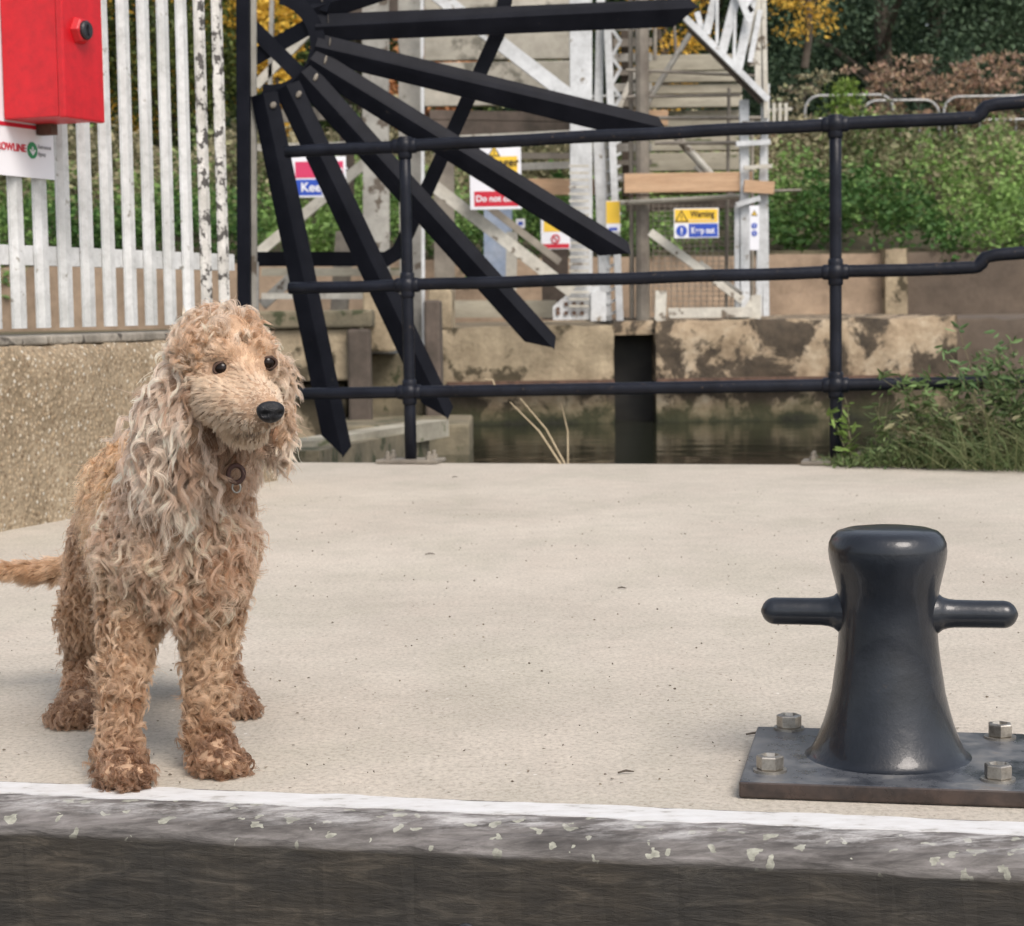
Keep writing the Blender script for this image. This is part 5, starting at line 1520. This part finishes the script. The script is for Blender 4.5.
    if rg in ('skull', 'muzzle', 'skull_short'):
        red = np.clip(1 - (dE - .008) / .014, 0, 1) * .75 + np.clip(1 - np.linalg.norm(r0_ - stop, axis=1) / .022, 0, 1) * .35
        above = np.minimum(np.linalg.norm(r0_ - (eyeA + np.array([.006, 0, .014])), axis=1), np.linalg.norm(r0_ - (eyeB + np.array([-.006, 0, .014])), axis=1))
        red = np.clip(red + np.clip(1.15 - above / .022, 0, 1) * .8, 0, 1)
        red = np.clip(red + np.clip(1 - (dN - .012) / .022, 0, 1) * .45, 0, 1)
    base = base * (1 - red[:, None] * .8) + np.array([.42, .185, .075])[None] * red[:, None] * .8
    if rg in ('skull', 'muzzle', 'skull_short'):
        ring_ = np.clip(1.6 - dE / .0095, 0, 1)[:, None] * .8
        base = base * (1 - ring_) + np.array([.16, .075, .04]) * ring_
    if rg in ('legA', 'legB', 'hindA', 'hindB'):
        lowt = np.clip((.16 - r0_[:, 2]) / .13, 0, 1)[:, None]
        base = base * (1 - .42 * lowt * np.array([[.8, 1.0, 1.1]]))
    if rg == 'chest' or rg == 'neck':
        grey = np.clip(.5 + wav(r0_, 14, 5), 0, 1)[:, None] * np.clip((-.40 - r0_[:, 0]) / .05, 0, 1)[:, None]
        base = base * (1 - .3 * grey) + np.array([.84, .60, .42]) * .3 * grey
    if rg == 'pawA':      # mossy stain on one toe
        g_ = np.clip(1 - np.linalg.norm(r0_ - on_ground(101, 2.25, .015), axis=1) / .022, 0, 1)[:, None]
        base = base * (1 - .7 * g_) + np.array([.22, .20, .07]) * .7 * g_
    if rg in ('earB',):   # the lower inside of this ear is dark red-brown
        dk = np.clip((-.276 - r0_[:, 0]) / .008, 0, 1)[:, None] * np.clip((.475 - r0_[:, 2]) / .03, 0, 1)[:, None] * .8
        base = base * (1 - dk) + np.array([.13, .065, .04]) * dk
    if rg == 'neck':      # dark brown throat hair, with shade behind the jaw painted in
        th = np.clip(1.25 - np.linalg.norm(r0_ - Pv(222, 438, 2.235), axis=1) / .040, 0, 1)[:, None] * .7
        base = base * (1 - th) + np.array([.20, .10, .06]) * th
    # mouth line
    dm = np.min([np.linalg.norm(r0_ - mp, axis=1) for mp in mouth], axis=0)
    if rg == 'muzzle':
        k_ = np.clip(1.5 - dm / .0030, 0, 1)[:, None] * .85
        base = base * (1 - k_) + np.array([.08, .045, .03]) * k_
    S = int(nst * 1.35)
    rad_l = sp * .62
    # strands
    a_ = rng.uniform(0, 2*np.pi, (nL, S)); rr = np.sqrt(rng.random((nL, S))) * rad_l * 1.5
    t1 = unit(np.cross(n0_, d0 + 1e-4)); t2 = np.cross(n0_, t1)
    off = t1[:, None] * (np.cos(a_) * rr)[..., None] + t2[:, None] * (np.sin(a_) * rr)[..., None]
    tt = np.linspace(0, 1, NP)
    b1 = unit(np.cross(d0, n0_ + 1e-4)); b2 = np.cross(d0, b1)
    Ls = L[:, None] * rng.uniform(.78, 1.12, (nL, S))
    pos = np.zeros((nL, S, NP, 3))
    phs = ph[:, None] + rng.normal(size=(nL, S)) * .35
    for k, t in enumerate(tt):
        c = d0[:, None] * (Ls * t)[..., None] * .86 + grav[:, None] * (Ls * t * t)[..., None] * .45
        ang = phs + hand[:, None] * 2 * np.pi * Ls * t / wlv[:, None]
        ee = min(1, t * 2.2)
        hel = (b1[:, None] * (np.cos(ang) - np.cos(phs))[..., None] + b2[:, None] * (np.sin(ang) - np.sin(phs))[..., None]) * (ampv[:, None] * ee)[..., None]
        clump = (1 - .80 * min(1, t * 1.5)) if rg not in ('muzzle', 'tail', 'skull_short') else 1 - .25 * t
        pos[:, :, k] = r0_[:, None] + off * clump + c + hel - n0_[:, None] * (.002 if rg not in ('muzzle', 'skull_short') else .0003) * (1 - t)
    pos += rng.normal(size=(nL, S, 1, 3)) * .0006 * tt[None, None, :, None]
    pos[..., 2] = np.maximum(pos[..., 2], .0015)
    # flyaway hairs
    fly = rng.random((nL, S)) < .03
    pos += fly[:, :, None, None] * rng.normal(size=(nL, S, 1, 3)) * (.010 * (L0 / .03)) * (tt ** 1.5)[None, None, :, None]
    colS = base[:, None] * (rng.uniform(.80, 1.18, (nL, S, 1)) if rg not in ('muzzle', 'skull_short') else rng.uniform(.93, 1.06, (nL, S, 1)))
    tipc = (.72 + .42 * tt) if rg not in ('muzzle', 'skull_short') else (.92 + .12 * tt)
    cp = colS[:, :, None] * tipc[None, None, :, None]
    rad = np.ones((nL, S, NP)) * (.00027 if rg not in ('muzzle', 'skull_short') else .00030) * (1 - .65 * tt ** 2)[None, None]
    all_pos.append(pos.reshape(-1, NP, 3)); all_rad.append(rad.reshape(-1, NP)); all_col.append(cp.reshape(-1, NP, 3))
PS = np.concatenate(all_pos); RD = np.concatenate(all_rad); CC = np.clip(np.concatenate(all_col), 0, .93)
# keep strands off the eyes
for e in (eyeA, eyeB):
    dmin = np.linalg.norm(PS - (e + unit(np.array(CAM) - e) * .010), axis=2).min(1)
    kk = dmin > .0098
    PS, RD, CC = PS[kk], RD[kk], CC[kk]
dmin = np.linalg.norm(PS - (noseP + unit(np.array(CAM) - noseP) * .010), axis=2).min(1); kk = dmin > .0125
PS, RD, CC = PS[kk], RD[kk], CC[kk]
nS = len(PS)
print('fur strands', nS)
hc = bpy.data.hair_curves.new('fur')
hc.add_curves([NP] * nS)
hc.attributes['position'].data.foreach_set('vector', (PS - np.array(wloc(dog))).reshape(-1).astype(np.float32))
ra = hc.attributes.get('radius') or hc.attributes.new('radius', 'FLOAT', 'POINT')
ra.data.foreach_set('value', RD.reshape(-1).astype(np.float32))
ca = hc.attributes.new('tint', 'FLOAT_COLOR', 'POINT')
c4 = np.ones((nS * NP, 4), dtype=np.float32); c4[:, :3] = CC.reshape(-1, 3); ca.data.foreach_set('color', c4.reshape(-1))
fm = bpy.data.materials.new('dog_fur'); fm.use_nodes = True; nt = fm.node_tree
hb = nt.nodes.new('ShaderNodeBsdfHairPrincipled'); hb.parametrization = 'COLOR'
at = nt.nodes.new('ShaderNodeAttribute'); at.attribute_name = 'tint'
nt.links.new(at.outputs['Color'], hb.inputs['Color'])
hb.inputs['IOR'].default_value = 1.38; hb.inputs['Roughness'].default_value = .42; hb.inputs['Radial Roughness'].default_value = .65; hb.inputs['Random Roughness'].default_value = .2
df = nt.nodes.new('ShaderNodeBsdfDiffuse'); nt.links.new(at.outputs['Color'], df.inputs[0])
mx = nt.nodes.new('ShaderNodeMixShader'); mx.inputs[0].default_value = .45
nt.links.new(hb.outputs[0], mx.inputs[1]); nt.links.new(df.outputs[0], mx.inputs[2])
nt.links.new(mx.outputs[0], nt.nodes['Material Output'].inputs[0])
hc.materials.append(fm)
fur = bpy.data.objects.new('fur', hc); COL.objects.link(fur); fur.parent = dog
scene.cycles_curves.shape = 'RIBBONS' if hasattr(scene, 'cycles_curves') else 'RIBBONS'

# eyes
em, nt, bs = nodes_mat('dog_eye'); bs.inputs['Base Color'].default_value = (.010, .005, .003, 1); bs.inputs['Roughness'].default_value = .08; bs.inputs['Specular IOR Level'].default_value = .22; bs.inputs['Coat Weight'].default_value = 0
lid = surf('eye_rim', (.045, .024, .016), (.08, .045, .03), 60, .85, 0, 10)
for e, s in ((eyeA, 1.0), (eyeB, .92)):
    f = unit(np.array(CAM) - e)
    m = MB(); m.ball(e, .0113 * s, 24, 16); eo = m.build('eye', em, dog, smooth=True)
    fv = (Vector(tuple(f)) * .75 + Vector((.28, -.2, -.02)) * .5).normalized(); X = VZ.cross(fv).normalized(); Y = fv.cross(X)
    c = Vector(tuple(e)) + fv * .0068
    ring = [c + X * math.cos(a) * .0106 * s + Y * math.sin(a) * (.0076 if math.sin(a) > 0 else .0068) * s for a in [2*math.pi*i/28 for i in range(29)]]
    m = MB(); m.tube(ring, .0017, 8, cap=False); m.build('eyelid', lid, eo, smooth=True)
# nose
nm, nt, bs = nodes_mat('dog_nose'); vec = coords(nt)
vo = N(nt, 'ShaderNodeTexVoronoi'); vo.inputs['Scale'].default_value = 900; nt.links.new(vec, vo.inputs['Vector'])
bs.inputs['Base Color'].default_value = (.008, .008, .010, 1); bs.inputs['Roughness'].default_value = .42; bs.inputs['Specular IOR Level'].default_value = .4; bump(nt, bs, vo.outputs['Distance'], .6, .001)
nd = Vector(tuple(unit(noseP - Pv(240, 392, 2.19)))); nd = (nd + Vector((0, 0, .12))).normalized()
nX = nd.cross(VZ).normalized(); nY = nX.cross(nd)
m = MB(); vs = []; fs = []
NU, NV = 28, 18
m.ball((0, 0, 0), 1, NU, NV)
for v in m.v:
    x, y, z = v.x, v.z, v.y      # x across, y up, z out (towards -)
    z = -z
    x *= (1.0 + .18 * y) if y > 0 else (1 - .12 * abs(y))
    sx, sy, sz_ = .0158, .0122, .0105
    # nostrils and the groove between them
    for s_ in (-1, 1):
        d2 = (x - s_ * .55) ** 2 / .045 + (y + .12) ** 2 / .05
        if z > 0: z -= .62 * math.exp(-d2)
    if z > 0 and y < .1: z -= .18 * math.exp(-(x / .12) ** 2)
    q_ = Vector(tuple(noseP)) + nX * x * sx + nY * y * sy + nd * z * sz_
    v.x, v.y, v.z = q_.x, q_.y, q_.z
m.build('nose', nm, dog, smooth=True)
# collar with its ring, mostly under the coat
cm = surf('collar_leather', (.05, .022, .016), (.09, .04, .03), 60, .6, .2, 100)
cc_ = Vector(tuple(Pv(205, 452, 2.33))); ax = Vector(tuple(unit(Pv(212, 415, 2.28) - Pv(180, 480, 2.37)))); X = ax.cross(VY).normalized(); Y = ax.cross(X)
m = MB(); fr_ = []
for i in range(41):
    a = 2 * math.pi * i / 40; dv = X * math.cos(a) + Y * math.sin(a); fr_.append((cc_ + dv * .062, dv, ax))
m.sweep(fr_, [(-.0015, -.008), (.0015, -.008), (.0015, .008), (-.0015, .008)], cap=False)
col_o = m.build('collar', cm, dog)
tagc = Vector(tuple(Pv(236, 474, 2.235)))
m = MB(); m.tube([tagc + VX * math.cos(a) * .009 + VZ * math.sin(a) * .010 for a in [2*math.pi*i/24 for i in range(25)]], .003, 8, cap=False)
m.build('leather_loop', cm, col_o, smooth=True)
m = MB(); m.tube([tagc + VZ * -.016 + VX * math.cos(a) * .005 + VZ * math.sin(a) * .006 for a in [2*math.pi*i/20 for i in range(21)]], .0012, 6, cap=False)
m.build('ring', M['stainless'], col_o, smooth=True)
